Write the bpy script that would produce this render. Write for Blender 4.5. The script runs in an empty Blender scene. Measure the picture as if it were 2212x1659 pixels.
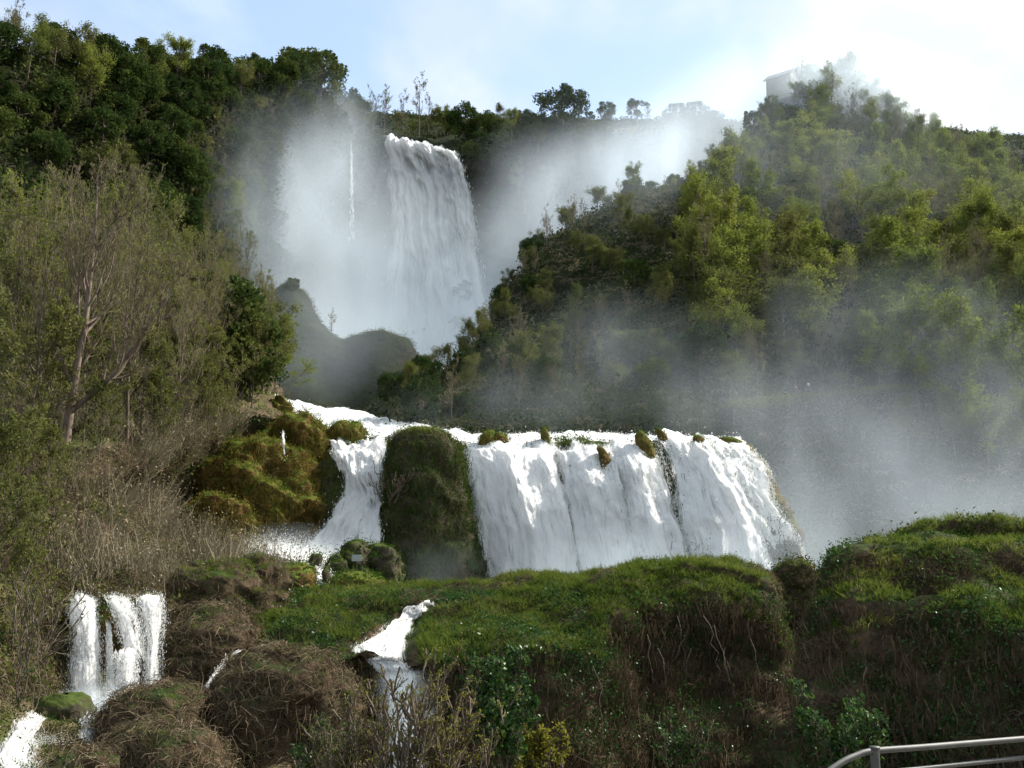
import bpy, math, random
import numpy as np
from math import radians, sin, cos, tan, pi

# ------------------------------------------------------------------ camera, sky, sun, exposure
SC = bpy.context.scene
COL = SC.collection
IW, IH, FPX, PITCH, EYE = 2212.0, 1659.0, 2372.0, radians(12.68), 1.6
cam_d = bpy.data.cameras.new('camera')
cam = bpy.data.objects.new('camera', cam_d)
COL.objects.link(cam)
cam_d.sensor_width = 36.0
cam_d.lens = 36.0 * FPX / IW
cam_d.clip_start = 0.1
cam_d.clip_end = 6000
cam.location = (0, 0, EYE)
cam.rotation_euler = (pi / 2 + PITCH, 0, 0)
SC.camera = cam

SUN_AZ, SUN_EL = radians(66), radians(43)      # azimuth to the right of the view axis (+Y)
SUN_STRENGTH, SKY_STRENGTH, EXPOSURE = 5.0, 0.14, 1.08
world = bpy.data.worlds.new('World')
SC.world = world
world.use_nodes = True
world.cycles.sampling_method = 'MANUAL'
world.cycles.sample_map_resolution = 256
wn, wl = world.node_tree.nodes, world.node_tree.links
bg = wn['Background']
bg.inputs[1].default_value = SKY_STRENGTH
sky = wn.new('ShaderNodeTexSky')
sky.sky_type = 'NISHITA'
sky.sun_disc = False
sky.sun_elevation = SUN_EL
sky.sun_rotation = SUN_AZ
sky.altitude = 300
sky.dust_density = 1.0
sky.ozone_density = 0.5
tc = wn.new('ShaderNodeTexCoord')
sep = wn.new('ShaderNodeSeparateXYZ')
wl.new(tc.outputs['Generated'], sep.inputs[0])
def wmath(op, a, b=None):
    n = wn.new('ShaderNodeMath'); n.operation = op
    for i, x in enumerate((a, b)):
        if x is None: continue
        if isinstance(x, (int, float)): n.inputs[i].default_value = x
        else: wl.new(x, n.inputs[i])
    return n.outputs[0]
den = wmath('ADD', wmath('MAXIMUM', sep.outputs['Z'], 0.0), 0.28)
cx, cy = wmath('DIVIDE', sep.outputs['X'], den), wmath('DIVIDE', sep.outputs['Y'], den)
cmb = wn.new('ShaderNodeCombineXYZ')
wl.new(cx, cmb.inputs[0]); wl.new(cy, cmb.inputs[1]); cmb.inputs[2].default_value = 3.7
def wnoise(scale, detail, rough, dist=0.0):
    n = wn.new('ShaderNodeTexNoise'); n.inputs['Scale'].default_value = scale
    n.inputs['Detail'].default_value = detail; n.inputs['Roughness'].default_value = rough
    n.inputs['Distortion'].default_value = dist
    wl.new(cmb.outputs[0], n.inputs['Vector']); return n.outputs['Fac']
def wrange(v, a, b, c=0.0, d=1.0):
    n = wn.new('ShaderNodeMapRange'); n.interpolation_type = 'SMOOTHSTEP'
    n.inputs['From Min'].default_value = a; n.inputs['From Max'].default_value = b
    n.inputs['To Min'].default_value = c; n.inputs['To Max'].default_value = d
    wl.new(v, n.inputs['Value']); return n.outputs[0]
big = wnoise(2.1, 7, 0.55, 0.6)
fine = wnoise(5.5, 6, 0.6, 0.9)
mass = wmath('ADD', wmath('MULTIPLY', big, 0.75), wmath('MULTIPLY', fine, 0.25))
bias = wrange(cx, -0.75, 0.75, -0.09, 0.05)         # the cloud bank thickens towards the sun's side
cover = wrange(wmath('ADD', mass, bias), 0.36, 0.58, 0.40, 1.0)
tone = wrange(wnoise(3.3, 5, 0.55, 0.4), 0.38, 0.62)
ccol = wn.new('ShaderNodeMix'); ccol.data_type = 'RGBA'
ccol.inputs['A'].default_value = (2.5, 3.05, 3.35, 1)
ccol.inputs['B'].default_value = (3.65, 3.75, 3.8, 1)
wl.new(tone, ccol.inputs['Factor'])
cmix = wn.new('ShaderNodeMix'); cmix.data_type = 'RGBA'
wl.new(cover, cmix.inputs['Factor'])
wl.new(sky.outputs[0], cmix.inputs['A'])
wl.new(ccol.outputs['Result'], cmix.inputs['B'])
wl.new(cmix.outputs['Result'], bg.inputs[0])

sun_d = bpy.data.lights.new('sun', 'SUN')
sun = bpy.data.objects.new('sun', sun_d)
COL.objects.link(sun)
sun_d.energy = SUN_STRENGTH
sun_d.angle = radians(0.53)
sun_d.color = (1.0, 0.95, 0.86)
sun.rotation_euler = (-(pi / 2 - SUN_EL), 0, -SUN_AZ)
SC.view_settings.view_transform = 'Standard'
SC.view_settings.look = 'None'
SC.view_settings.exposure = EXPOSURE
SC.view_settings.gamma = 1.0
SC.view_settings.use_curve_mapping = False
cy_ = SC.cycles
cy_.max_bounces = 4
cy_.diffuse_bounces = 2
cy_.glossy_bounces = 2
cy_.transmission_bounces = 3
cy_.transparent_max_bounces = 12
cy_.volume_bounces = 2
cy_.volume_step_rate = 12
cy_.volume_max_steps = 128
cy_.use_adaptive_sampling = True
cy_.adaptive_threshold = 0.035
cy_.use_denoising = True
cy_.caustics_reflective = False
cy_.caustics_refractive = False

# ------------------------------------------------------------------ helpers
RNG = np.random.default_rng(11)
CP, SP = cos(PITCH), sin(PITCH)
def P(u, v, d):
    """A point d metres ahead of the viewpoint that is seen at picture position u, v."""
    a = (u - IW / 2) / FPX; b = (IH / 2 - v) / FPX
    k = d / (CP - b * SP)
    return np.array([a * k, d, EYE + k * (b * CP + SP)])
def proj(p):
    p = np.asarray(p, float); x = p[..., 0]; y = p[..., 1]; z = p[..., 2] - EYE
    f = y * CP + z * SP; up = -y * SP + z * CP
    return IW / 2 + FPX * x / f, IH / 2 - FPX * up / f
def _h(ix, iy, iz, s):
    h = (ix * 374761393 + iy * 668265263 + iz * 1274126177 + s * 974634769) & 0xffffffff
    h = ((h ^ (h >> 13)) * 1103515245) & 0xffffffff
    h = ((h ^ (h >> 16)) * 2246822519) & 0xffffffff
    return ((h ^ (h >> 15)) & 0xffffff) / float(0xffffff)
def noise(p, s=0):
    p = np.asarray(p, float); i = np.floor(p).astype(np.int64); f = p - i; f = f * f * (3 - 2 * f)
    r = 0
    for dx in (0, 1):
        for dy in (0, 1):
            for dz in (0, 1):
                w = (f[..., 0] if dx else 1 - f[..., 0]) * (f[..., 1] if dy else 1 - f[..., 1]) * (f[..., 2] if dz else 1 - f[..., 2])
                r = r + w * _h(i[..., 0] + dx, i[..., 1] + dy, i[..., 2] + dz, s)
    return r * 2 - 1
def fbm(p, size, octv=4, s=0, rough=0.5):
    p = np.asarray(p, float) / size; r = 0; a = 1.0; t = 0
    for k in range(octv):
        r = r + a * noise(p * (2.03 ** k) + 17.3 * k, s + k); t += a; a *= rough
    return r / t
def unit(v): return v / np.maximum(np.linalg.norm(v, axis=-1, keepdims=True), 1e-9)
def cr(pts, m):
    """m points along a Catmull-Rom curve through pts, evenly by chord length."""
    pts = np.asarray(pts, float); n = len(pts)
    d = np.r_[0, np.cumsum(np.linalg.norm(np.diff(pts, axis=0), axis=1) ** 0.5)]
    t = np.interp(np.linspace(0, d[-1], m), d, np.arange(n))
    i = np.clip(np.floor(t).astype(int), 0, n - 2); f = (t - i)[:, None]
    e = np.vstack([2 * pts[0] - pts[1], pts, 2 * pts[-1] - pts[-2]])
    a, b, c, g = e[i], e[i + 1], e[i + 2], e[i + 3]
    return 0.5 * (2 * b + (c - a) * f + (2 * a - 5 * b + 4 * c - g) * f ** 2 + (3 * b - a - 3 * c + g) * f ** 3)
def crows(A, m):
    """The same down axis 0 of a (rows, nu, 3) array with an even parameter."""
    n = A.shape[0]; t = np.linspace(0, n - 1, m); i = np.clip(np.floor(t).astype(int), 0, n - 2); f = (t - i)[:, None, None]
    e = np.concatenate([2 * A[:1] - A[1:2], A, 2 * A[-1:] - A[-2:-1]])
    a, b, c, g = e[i], e[i + 1], e[i + 2], e[i + 3]
    return 0.5 * (2 * b + (c - a) * f + (2 * a - 5 * b + 4 * c - g) * f ** 2 + (3 * b - a - 3 * c + g) * f ** 3)
def gnormal(G):
    n = np.cross(np.gradient(G, axis=0), np.gradient(G, axis=1))
    return unit(n)
def loft(rows, nu, nv, bumps=(), s=0, lin=False):
    """Rows of picture points with distance -> a grid of world points, roughened along its normal. Rows go from the far/top edge to the near/bottom edge."""
    A = np.stack([cr([P(*q) for q in r], nu) for r in rows])
    G = crows(A, nv)
    for k, (size, amp, octv) in enumerate(bumps):
        G = G + gnormal(G) * (fbm(G, size, octv, s + 31 * k) * amp)[..., None]
    return G
def grid_faces(nv, nu, wrap=False):
    i, j = np.meshgrid(np.arange(nv - 1), np.arange(nu if wrap else nu - 1), indexing='ij')
    j2 = (j + 1) % nu
    return np.stack([i * nu + j, (i + 1) * nu + j, (i + 1) * nu + j2, i * nu + j2], -1).reshape(-1, 4)
def mesh(name, V, Fc, mat=None, smooth=False, var=None, uv=None, extra=None):
    V = np.asarray(V, np.float32).reshape(-1, 3); Fc = np.asarray(Fc, np.int32); k = Fc.shape[1]
    me = bpy.data.meshes.new(name)
    me.vertices.add(len(V)); me.vertices.foreach_set('co', V.ravel())
    me.loops.add(Fc.size); me.loops.foreach_set('vertex_index', Fc.ravel())
    me.polygons.add(len(Fc)); me.polygons.foreach_set('loop_start', np.arange(0, Fc.size, k, dtype=np.int32))
    if smooth: me.polygons.foreach_set('use_smooth', np.ones(len(Fc), bool))
    me.update(calc_edges=True)
    if var is not None:
        a = me.attributes.new('var', 'FLOAT', 'POINT'); a.data.foreach_set('value', np.asarray(var, np.float32).ravel())
    if extra is not None:
        for kx, vx in extra.items():
            a = me.attributes.new(kx, 'FLOAT', 'POINT'); a.data.foreach_set('value', np.asarray(vx, np.float32).ravel())
    if uv is not None:
        l = me.uv_layers.new(name='UVMap'); l.data.foreach_set('uv', np.asarray(uv, np.float32).reshape(-1, 2)[Fc.ravel()].ravel())
    if mat: me.materials.append(mat)
    return me
def link(name, me, parent=None, label=None, cat=None, group=None, kind=None):
    o = bpy.data.objects.new(name, me); COL.objects.link(o)
    if parent is not None: o.parent = parent
    for k, x in (('label', label), ('category', cat), ('group', group), ('kind', kind)):
        if x: o[k] = x
    return o
def empty(name, loc, label=None, cat=None, group=None):
    o = link(name, None, None, label, cat, group); o.location = [float(x) for x in loc]; o.empty_display_size = 0.3
    return o
def grid_obj(name, G, mat, wrap=False, local=None, **kw):
    if local is not None: G = G - np.asarray(local)
    return link(name, mesh(name, G, grid_faces(G.shape[0], G.shape[1], wrap), mat, True), **kw)
def sample(G, n, rng, wrap=False):
    """n random points on a grid surface, by area, with normals."""
    if wrap: G = np.concatenate([G, G[:, :1]], 1)
    a, b, c, d = G[:-1, :-1], G[1:, :-1], G[1:, 1:], G[:-1, 1:]
    N = np.cross(b - d, c - a)
    ar = np.linalg.norm(N, axis=-1).ravel(); ar = ar / ar.sum()
    k = rng.choice(len(ar), n, p=ar); s, t = rng.random((2, n, 1))
    q = lambda x: x.reshape(-1, 3)[k]
    p = (q(a) * (1 - s) + q(b) * s) * (1 - t) + (q(d) * (1 - s) + q(c) * s) * t
    return p, unit(q(N))

# ------------------------------------------------------------------ materials
def newmat(name):
    m = bpy.data.materials.new(name); m.use_nodes = True; m.node_tree.nodes.clear()
    nt = m.node_tree
    out = nt.nodes.new('ShaderNodeOutputMaterial')
    return m, nt, out
def nd(nt, typ, **kw):
    n = nt.nodes.new(typ)
    for k, x in kw.items():
        if k in n.inputs:
            if hasattr(x, 'is_linked') or isinstance(x, bpy.types.NodeSocket): nt.links.new(x, n.inputs[k])
            else: n.inputs[k].default_value = x
        else: setattr(n, k, x)
    return n
def mth(nt, op, a, b=0.0, c=None):
    n = nt.nodes.new('ShaderNodeMath'); n.operation = op
    for i, x in enumerate((a, b) if c is None else (a, b, c)):
        if isinstance(x, (int, float)): n.inputs[i].default_value = x
        else: nt.links.new(x, n.inputs[i])
    return n.outputs[0]
def ramp(nt, fac, stops, interp='LINEAR'):
    r = nt.nodes.new('ShaderNodeValToRGB'); e = r.color_ramp.elements; r.color_ramp.interpolation = interp
    while len(e) < len(stops): e.new(0.5)
    for k, (p, c) in enumerate(stops): e[k].position = p; e[k].color = (*c, 1)
    nt.links.new(fac, r.inputs[0]); return r.outputs[0]
def mixc(nt, f, a, b):
    n = nt.nodes.new('ShaderNodeMix'); n.data_type = 'RGBA'
    for k, x in (('Factor', f), ('A', a), ('B', b)):
        if isinstance(x, tuple): n.inputs[k].default_value = (*x, 1)
        elif isinstance(x, (int, float)): n.inputs[k].default_value = x
        else: nt.links.new(x, n.inputs[k])
    return n.outputs['Result']
def coords(nt, scale=(1, 1, 1), which='Position'):
    if which == 'UV': src = nt.nodes.new('ShaderNodeTexCoord').outputs['UV']
    elif which == 'Object': src = nt.nodes.new('ShaderNodeTexCoord').outputs['Object']
    else: src = nt.nodes.new('ShaderNodeNewGeometry').outputs['Position']
    mp = nt.nodes.new('ShaderNodeMapping'); mp.inputs['Scale'].default_value = scale
    nt.links.new(src, mp.inputs[0]); return mp.outputs[0]
def ntex(nt, vec, scale, detail=4, rough=0.55, dist=0.0):
    n = nt.nodes.new('ShaderNodeTexNoise'); n.inputs['Scale'].default_value = scale; n.inputs['Detail'].default_value = detail
    n.inputs['Roughness'].default_value = rough; n.inputs['Distortion'].default_value = dist
    nt.links.new(vec, n.inputs['Vector']); return n.outputs['Fac']
def leaf_mat(name, stops, trans=0.35, gloss=0.0, objvar=0.0):
    """Foliage: colour by the leaf's own random value, light passes through it in part."""
    m, nt, out = newmat(name)
    at = nd(nt, 'ShaderNodeAttribute', attribute_name='var').outputs['Fac']
    if objvar:
        oi = nt.nodes.new('ShaderNodeObjectInfo').outputs['Random']
        at = mth(nt, 'ADD', mth(nt, 'MULTIPLY', at, 1 - objvar), mth(nt, 'MULTIPLY', oi, objvar))
    c = ramp(nt, at, stops)
    d = nd(nt, 'ShaderNodeBsdfDiffuse', Color=c)
    t = nd(nt, 'ShaderNodeBsdfTranslucent', Color=c)
    mx = nt.nodes.new('ShaderNodeMixShader'); mx.inputs[0].default_value = trans
    nt.links.new(d.outputs[0], mx.inputs[1]); nt.links.new(t.outputs[0], mx.inputs[2])
    res = mx.outputs[0]
    if gloss:
        g = nd(nt, 'ShaderNodeBsdfGlossy', Roughness=0.35); g.inputs['Color'].default_value = (1, 1, 1, 1)
        m2 = nt.nodes.new('ShaderNodeMixShader'); m2.inputs[0].default_value = gloss
        nt.links.new(res, m2.inputs[1]); nt.links.new(g.outputs[0], m2.inputs[2]); res = m2.outputs[0]
    nt.links.new(res, out.inputs[0]); return m
def bark_mat(name, a, b, scale=3.0):
    m, nt, out = newmat(name)
    f = ntex(nt, coords(nt, (1, 1, 0.35), 'Object'), scale, 5, 0.65)
    c = ramp(nt, f, [(0.3, a), (0.7, b)])
    p = nd(nt, 'ShaderNodeBsdfPrincipled', **{'Base Color': c, 'Roughness': 0.9, 'Specular IOR Level': 0.15})
    bp = nd(nt, 'ShaderNodeBump', Strength=0.5, Distance=0.05); nt.links.new(f, bp.inputs['Height']); nt.links.new(bp.outputs[0], p.inputs['Normal'])
    nt.links.new(p.outputs[0], out.inputs[0]); return m
def earth_mat(name, soil, dark, green, slope=(0.45, 0.8), size=1.0, moss=0.4):
    """Earth and rock that carries moss and grass where it lies flat."""
    m, nt, out = newmat(name)
    v = coords(nt, (1, 1, 1))
    f1 = ntex(nt, v, 0.35 / size, 6, 0.6); f2 = ntex(nt, v, 2.2 / size, 6, 0.65, 0.4)
    c = ramp(nt, f2, [(0.28, dark), (0.62, soil)])
    nz = nd(nt, 'ShaderNodeSeparateXYZ'); nt.links.new(nt.nodes.new('ShaderNodeNewGeometry').outputs['Normal'], nz.inputs[0])
    g = nd(nt, 'ShaderNodeMapRange', interpolation_type='SMOOTHSTEP')
    g.inputs['From Min'].default_value = slope[0]; g.inputs['From Max'].default_value = slope[1]
    nt.links.new(mth(nt, 'ADD', nz.outputs['Z'], mth(nt, 'MULTIPLY', mth(nt, 'SUBTRACT', f1, 0.5), 1.1)), g.inputs['Value'])
    mo = nd(nt, 'ShaderNodeMapRange', interpolation_type='SMOOTHSTEP'); mo.inputs['From Min'].default_value = 0.5; mo.inputs['From Max'].default_value = 0.7; mo.inputs['To Max'].default_value = moss
    nt.links.new(f1, mo.inputs['Value'])
    c = mixc(nt, mth(nt, 'MAXIMUM', g.outputs[0], mo.outputs[0]), c, green)
    p = nd(nt, 'ShaderNodeBsdfPrincipled', **{'Base Color': c, 'Roughness': 0.95, 'Specular IOR Level': 0.06})
    bp = nd(nt, 'ShaderNodeBump', Strength=0.8, Distance=0.25 * size)
    nt.links.new(f2, bp.inputs['Height']); nt.links.new(bp.outputs[0], p.inputs['Normal'])
    nt.links.new(p.outputs[0], out.inputs[0]); return m
def water_mat(name, across=5.0, along=0.35, lo=0.30, hi=0.52, edge=0.45, grey=(0.85, 0.855, 0.85)):
    """Foaming falling water: white strands with clear gaps between, thinning towards the sheet's own edges."""
    m, nt, out = newmat(name)
    v = coords(nt, (across, along, 1), 'UV')
    f1 = ntex(nt, v, 1.0, 5, 0.62, 0.35)
    v2 = coords(nt, (across * 3.1, along * 3.4, 1), 'UV')
    f2 = ntex(nt, v2, 1.0, 4, 0.65, 0.2)
    f = mth(nt, 'ADD', mth(nt, 'MULTIPLY', f1, 0.62), mth(nt, 'MULTIPLY', f2, 0.38))
    at = nd(nt, 'ShaderNodeAttribute', attribute_name='thick').outputs['Fac']
    h = mth(nt, 'ADD', f, mth(nt, 'MULTIPLY', mth(nt, 'SUBTRACT', at, 1.0), edge))
    al = nd(nt, 'ShaderNodeMapRange', interpolation_type='SMOOTHSTEP'); al.inputs['From Min'].default_value = lo; al.inputs['From Max'].default_value = hi
    nt.links.new(h, al.inputs['Value'])
    c = ramp(nt, f, [(0.36, grey), (0.56, (0.96, 0.945, 0.925))])
    d = nd(nt, 'ShaderNodeBsdfDiffuse', Color=c)
    t = nd(nt, 'ShaderNodeBsdfTranslucent', Color=c)
    bp = nd(nt, 'ShaderNodeBump', Strength=0.45, Distance=0.25); nt.links.new(f, bp.inputs['Height'])
    up = nt.nodes.new('ShaderNodeVectorMath'); up.operation = 'ADD'; nt.links.new(bp.outputs[0], up.inputs[0]); up.inputs[1].default_value = (0, 0, 1.15)   # thick foam takes light from above through its depth
    nm = nt.nodes.new('ShaderNodeVectorMath'); nm.operation = 'NORMALIZE'; nt.links.new(up.outputs[0], nm.inputs[0])
    nt.links.new(nm.outputs[0], d.inputs['Normal'])
    mx = nt.nodes.new('ShaderNodeMixShader'); mx.inputs[0].default_value = 0.38
    nt.links.new(d.outputs[0], mx.inputs[1]); nt.links.new(t.outputs[0], mx.inputs[2])
    tr = nt.nodes.new('ShaderNodeBsdfTransparent')
    m2 = nt.nodes.new('ShaderNodeMixShader'); nt.links.new(al.outputs[0], m2.inputs[0])
    nt.links.new(tr.outputs[0], m2.inputs[1]); nt.links.new(mx.outputs[0], m2.inputs[2])
    nt.links.new(m2.outputs[0], out.inputs[0]); return m
def plain_mat(name, col, rough=0.6, metal=0.0, var=0.0, scale=8.0):
    m, nt, out = newmat(name)
    p = nd(nt, 'ShaderNodeBsdfPrincipled', Roughness=rough, Metallic=metal)
    f = ntex(nt, coords(nt, (1, 1, 1), 'Object'), scale, 4, 0.6)
    c = ramp(nt, f, [(0.3, tuple(x * (1 - var) for x in col)), (0.7, tuple(min(1, x * (1 + var)) for x in col))])
    nt.links.new(c, p.inputs['Base Color']); nt.links.new(p.outputs[0], out.inputs[0]); return m

M = {}
M['evergreen'] = leaf_mat('evergreen_leaves', [(0.0, (0.012, 0.026, 0.010)), (0.5, (0.042, 0.066, 0.018)), (1.0, (0.120, 0.130, 0.032))], 0.28, 0.0, 0.4)
M['budding'] = leaf_mat('budding_leaves', [(0.0, (0.062, 0.085, 0.022)), (0.5, (0.138, 0.172, 0.034)), (1.0, (0.250, 0.255, 0.050))], 0.45, 0.0, 0.5)
M['olive'] = leaf_mat('olive_leaves', [(0.0, (0.058, 0.074, 0.020)), (0.5, (0.112, 0.126, 0.034)), (1.0, (0.180, 0.170, 0.055))], 0.4, 0.0, 0.4)
M['scrub'] = leaf_mat('scrub_leaves', [(0.0, (0.014, 0.026, 0.010)), (0.45, (0.040, 0.055, 0.018)), (0.75, (0.075, 0.070, 0.028)), (1.0, (0.130, 0.120, 0.035))], 0.3)
M['twig'] = leaf_mat('bare_twigs', [(0.0, (0.085, 0.070, 0.044)), (0.6, (0.190, 0.160, 0.105)), (1.0, (0.310, 0.265, 0.185))], 0.15, 0.0, 0.25)
M['bramble'] = leaf_mat('dead_brambles', [(0.0, (0.042, 0.032, 0.020)), (0.5, (0.112, 0.086, 0.054)), (1.0, (0.235, 0.185, 0.118))], 0.15)
M['grass'] = leaf_mat('grass_blades', [(0.0, (0.042, 0.062, 0.013)), (0.4, (0.090, 0.125, 0.021)), (0.75, (0.150, 0.175, 0.034)), (1.0, (0.240, 0.195, 0.090))], 0.4)
M['ivy'] = leaf_mat('ivy_leaves', [(0.0, (0.012, 0.035, 0.010)), (0.6, (0.035, 0.080, 0.018)), (1.0, (0.085, 0.140, 0.030))], 0.3, 0.015)
M['yellow_leaf'] = leaf_mat('yellow_green_leaves', [(0.0, (0.110, 0.120, 0.020)), (1.0, (0.270, 0.250, 0.040))], 0.45)
M['shaded_vine'] = leaf_mat('shade_darkened_dead_vines', [(0.0, (0.028, 0.020, 0.013)), (0.55, (0.080, 0.058, 0.037)), (1.0, (0.190, 0.143, 0.092))], 0.12)  # darker copy of the brambles, with the banks' shade put into the colour
M['moss'] = leaf_mat('hanging_moss', [(0.0, (0.045, 0.050, 0.012)), (0.35, (0.100, 0.108, 0.020)), (0.65, (0.165, 0.118, 0.030)), (1.0, (0.235, 0.130, 0.042))], 0.3)
M['darkmoss'] = leaf_mat('dark_moss', [(0.0, (0.016, 0.032, 0.008)), (0.6, (0.045, 0.085, 0.014)), (1.0, (0.085, 0.125, 0.022))], 0.3)
M['bark'] = bark_mat('bark', (0.055, 0.040, 0.030), (0.150, 0.120, 0.095))
M['pale_bark'] = bark_mat('pale_bark', (0.045, 0.033, 0.026), (0.175, 0.135, 0.105))
M['tree_bark'] = bark_mat('reddish_pale_bark', (0.060, 0.043, 0.034), (0.250, 0.190, 0.150))
M['earth_hill'] = earth_mat('wooded_hillside_earth', (0.030, 0.025, 0.016), (0.011, 0.011, 0.008), (0.020, 0.026, 0.010), (0.3, 0.8), 6.0, 0.7)
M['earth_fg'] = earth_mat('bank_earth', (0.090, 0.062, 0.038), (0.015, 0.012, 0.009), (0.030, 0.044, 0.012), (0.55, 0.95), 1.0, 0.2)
M['earth_slope'] = earth_mat('bramble_slope_earth', (0.120, 0.085, 0.055), (0.040, 0.030, 0.020), (0.070, 0.080, 0.022), (0.6, 1.1), 1.5, 0.35)
M['rock_wet'] = earth_mat('wet_rock', (0.075, 0.062, 0.042), (0.018, 0.017, 0.013), (0.045, 0.062, 0.014), (0.3, 0.8), 1.0, 0.5)
M['rock_moss'] = earth_mat('mossy_tufa', (0.150, 0.090, 0.030), (0.030, 0.026, 0.012), (0.080, 0.100, 0.016), (0.25, 0.7), 0.8, 0.5)
M['water_main'] = water_mat('falling_water', 2.6, 0.20, 0.22, 0.50, 0.42)
M['water_far'] = water_mat('distant_falling_water', 0.55, 0.035, 0.16, 0.52, 0.42, (0.84, 0.87, 0.89))
M['water_fine'] = water_mat('small_falling_water', 4.6, 0.40, 0.33, 0.60, 0.30)
M['water_river'] = water_mat('rapids_water', 0.9, 0.9, 0.06, 0.30, 0.35, (0.42, 0.50, 0.54))
M['foam'] = leaf_mat('foam_drops', [(0.0, (0.80, 0.82, 0.82)), (1.0, (0.96, 0.95, 0.93))], 0.45)
M['steel'] = plain_mat('galvanised_steel', (0.05, 0.05, 0.047), 0.6, 0.1, 0.4, 14)

# ------------------------------------------------------------------ small shape templates
def ribbons(polys, w, rng=None, flat=False):
    """polys (N,n,3), w (N,n) half widths -> flat strips."""
    polys = np.asarray(polys, float); N, n, _ = polys.shape
    t = unit(np.gradient(polys, axis=1)); rv = (rng or RNG).normal(size=(N, 1, 3)); sd = unit(np.cross(t, np.broadcast_to(rv, t.shape)))
    w = np.broadcast_to(np.asarray(w, float), (N, n))[..., None]
    V = np.stack([polys - sd * w, polys + sd * w], 2).reshape(-1, 3)
    b = (np.arange(N) * n * 2)[:, None, None]; k = (np.arange(n - 1) * 2)[None, :, None]
    q = (b + k + np.array([0, 1, 3, 2])[None, None]).reshape(-1, 4)
    return V, np.concatenate([q[:, [0, 1, 2]], q[:, [0, 2, 3]]])
def leaves(c, size, rng, aspect=0.6, upb=0.0):
    """Diamond leaves at centres c (N,3), two triangles each, slightly folded."""
    c = np.asarray(c, float); N = len(c); size = np.broadcast_to(np.asarray(size, float), (N,))[:, None]
    n = unit(rng.normal(size=(N, 3)) + np.array([0, 0, upb])); a = unit(np.cross(n, rng.normal(size=(N, 3)))); b = np.cross(n, a)
    V = np.stack([c - a * size * .5, c + b * size * aspect * .5 + n * size * .08, c + a * size * .5, c - b * size * aspect * .5 + n * size * .08], 1)
    i = np.arange(N)[:, None] * 4
    return V.reshape(-1, 3), np.concatenate([i + [0, 1, 2], i + [0, 2, 3]])
def tubes(polys, radii, k=4):
    polys = np.asarray(polys, float); N, n, _ = polys.shape
    t = unit(np.gradient(polys, axis=1)); ref = np.where(np.abs(t[..., 2:3]) > 0.9, np.array([1., 0, 0]), np.array([0, 0, 1.]))
    a = unit(np.cross(t, ref)); b = np.cross(t, a); th = np.arange(k) * 2 * pi / k
    V = polys[:, :, None] + np.asarray(radii)[:, :, None, None] * (a[:, :, None] * np.cos(th)[:, None] + b[:, :, None] * np.sin(th)[:, None])
    base = (np.arange(N) * n * k)[:, None, None]; i = (np.arange(n - 1) * k)[None, :, None]; j = np.arange(k)[None, None]
    A = base + i + j; B = base + i + (j + 1) % k
    q = np.stack([A, B, B + k, A + k], -1).reshape(-1, 4)
    return V.reshape(-1, 3), np.concatenate([q[:, [0, 1, 2]], q[:, [0, 2, 3]]])
def join(parts):
    V, Fc, o = [], [], 0
    for v, f in parts: V.append(v); Fc.append(f + o); o += len(v)
    return np.concatenate(V), np.concatenate(Fc)
def arcs(N, n, rng, L, lift, spread, droop, jit=0.05):
    """N arching strands from the origin outward."""
    az = rng.uniform(0, 2 * pi, N); t = np.linspace(0, 1, n)[None]
    l = L * rng.uniform(.5, 1.2, N)[:, None]; r = l * spread * t; z = l * (lift * t - droop * t ** 2)
    p = np.stack([np.cos(az)[:, None] * r, np.sin(az)[:, None] * r, z], -1)
    p += rng.normal(size=(N, 1, 3)) * np.array([.35, .35, .08]) * L * .35 + rng.normal(size=(N, n, 3)) * jit * L
    return p
def T_grass(rng, n=13, h=1.0):
    p = arcs(n, 3, rng, h, 1.0, .45, .25, .02)
    return ribbons(p, np.array([.028, .022, .004]) * h, rng)
def T_bramble(rng, n=11, L=1.0, w=.012):
    p = arcs(n, 5, rng, L, 1.0, .95, 1.05, .05)
    return ribbons(p, np.array([1., .9, .8, .7, .4]) * w * L, rng)
def T_hang(rng, n=9, L=1.0, w=.018):
    t = np.linspace(0, 1, 5)[None, :, None]
    o = rng.normal(size=(n, 1, 3)) * np.array([.3, .3, .15]); l = rng.uniform(.4, 1.2, (n, 1, 1))
    p = o + np.concatenate([np.cumsum(rng.normal(size=(n, 5, 2)), 1) * .05, np.zeros((n, 5, 1))], -1)
    p[..., 2] -= (t * l * L)[..., 0]
    return ribbons(p, np.array([1, .9, .8, .6, .3]) * w, rng)
def T_leafy(rng, n=16, size=.22, sp=(.45, .45, .3)):
    return leaves(rng.normal(size=(n, 3)) * np.array(sp) * .6 + [0, 0, sp[2] * .5], size * rng.uniform(.6, 1.3, n), rng, .7, .4)
def T_twigs(rng, n=9, h=1.0, w=.010, leafn=0, ls=.08):
    p = arcs(n, 4, rng, h, 1.0, .38, .12, .04)
    a = ribbons(p, np.array([1, .8, .6, .3]) * w, rng)
    if leafn:
        k = rng.integers(0, n, leafn); s = rng.integers(1, 4, leafn)
        return join([a, leaves(p[k, s] + rng.normal(size=(leafn, 3)) * .05 * h, ls, rng)])
    return a
def basis(nrm, align, rng):
    up = unit(np.array([0, 0, 1.]) * (1 - align) + nrm * align)
    x = unit(np.cross(up, rng.normal(size=up.shape))); y = np.cross(up, x)
    return np.stack([x, y, up], -1)
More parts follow.
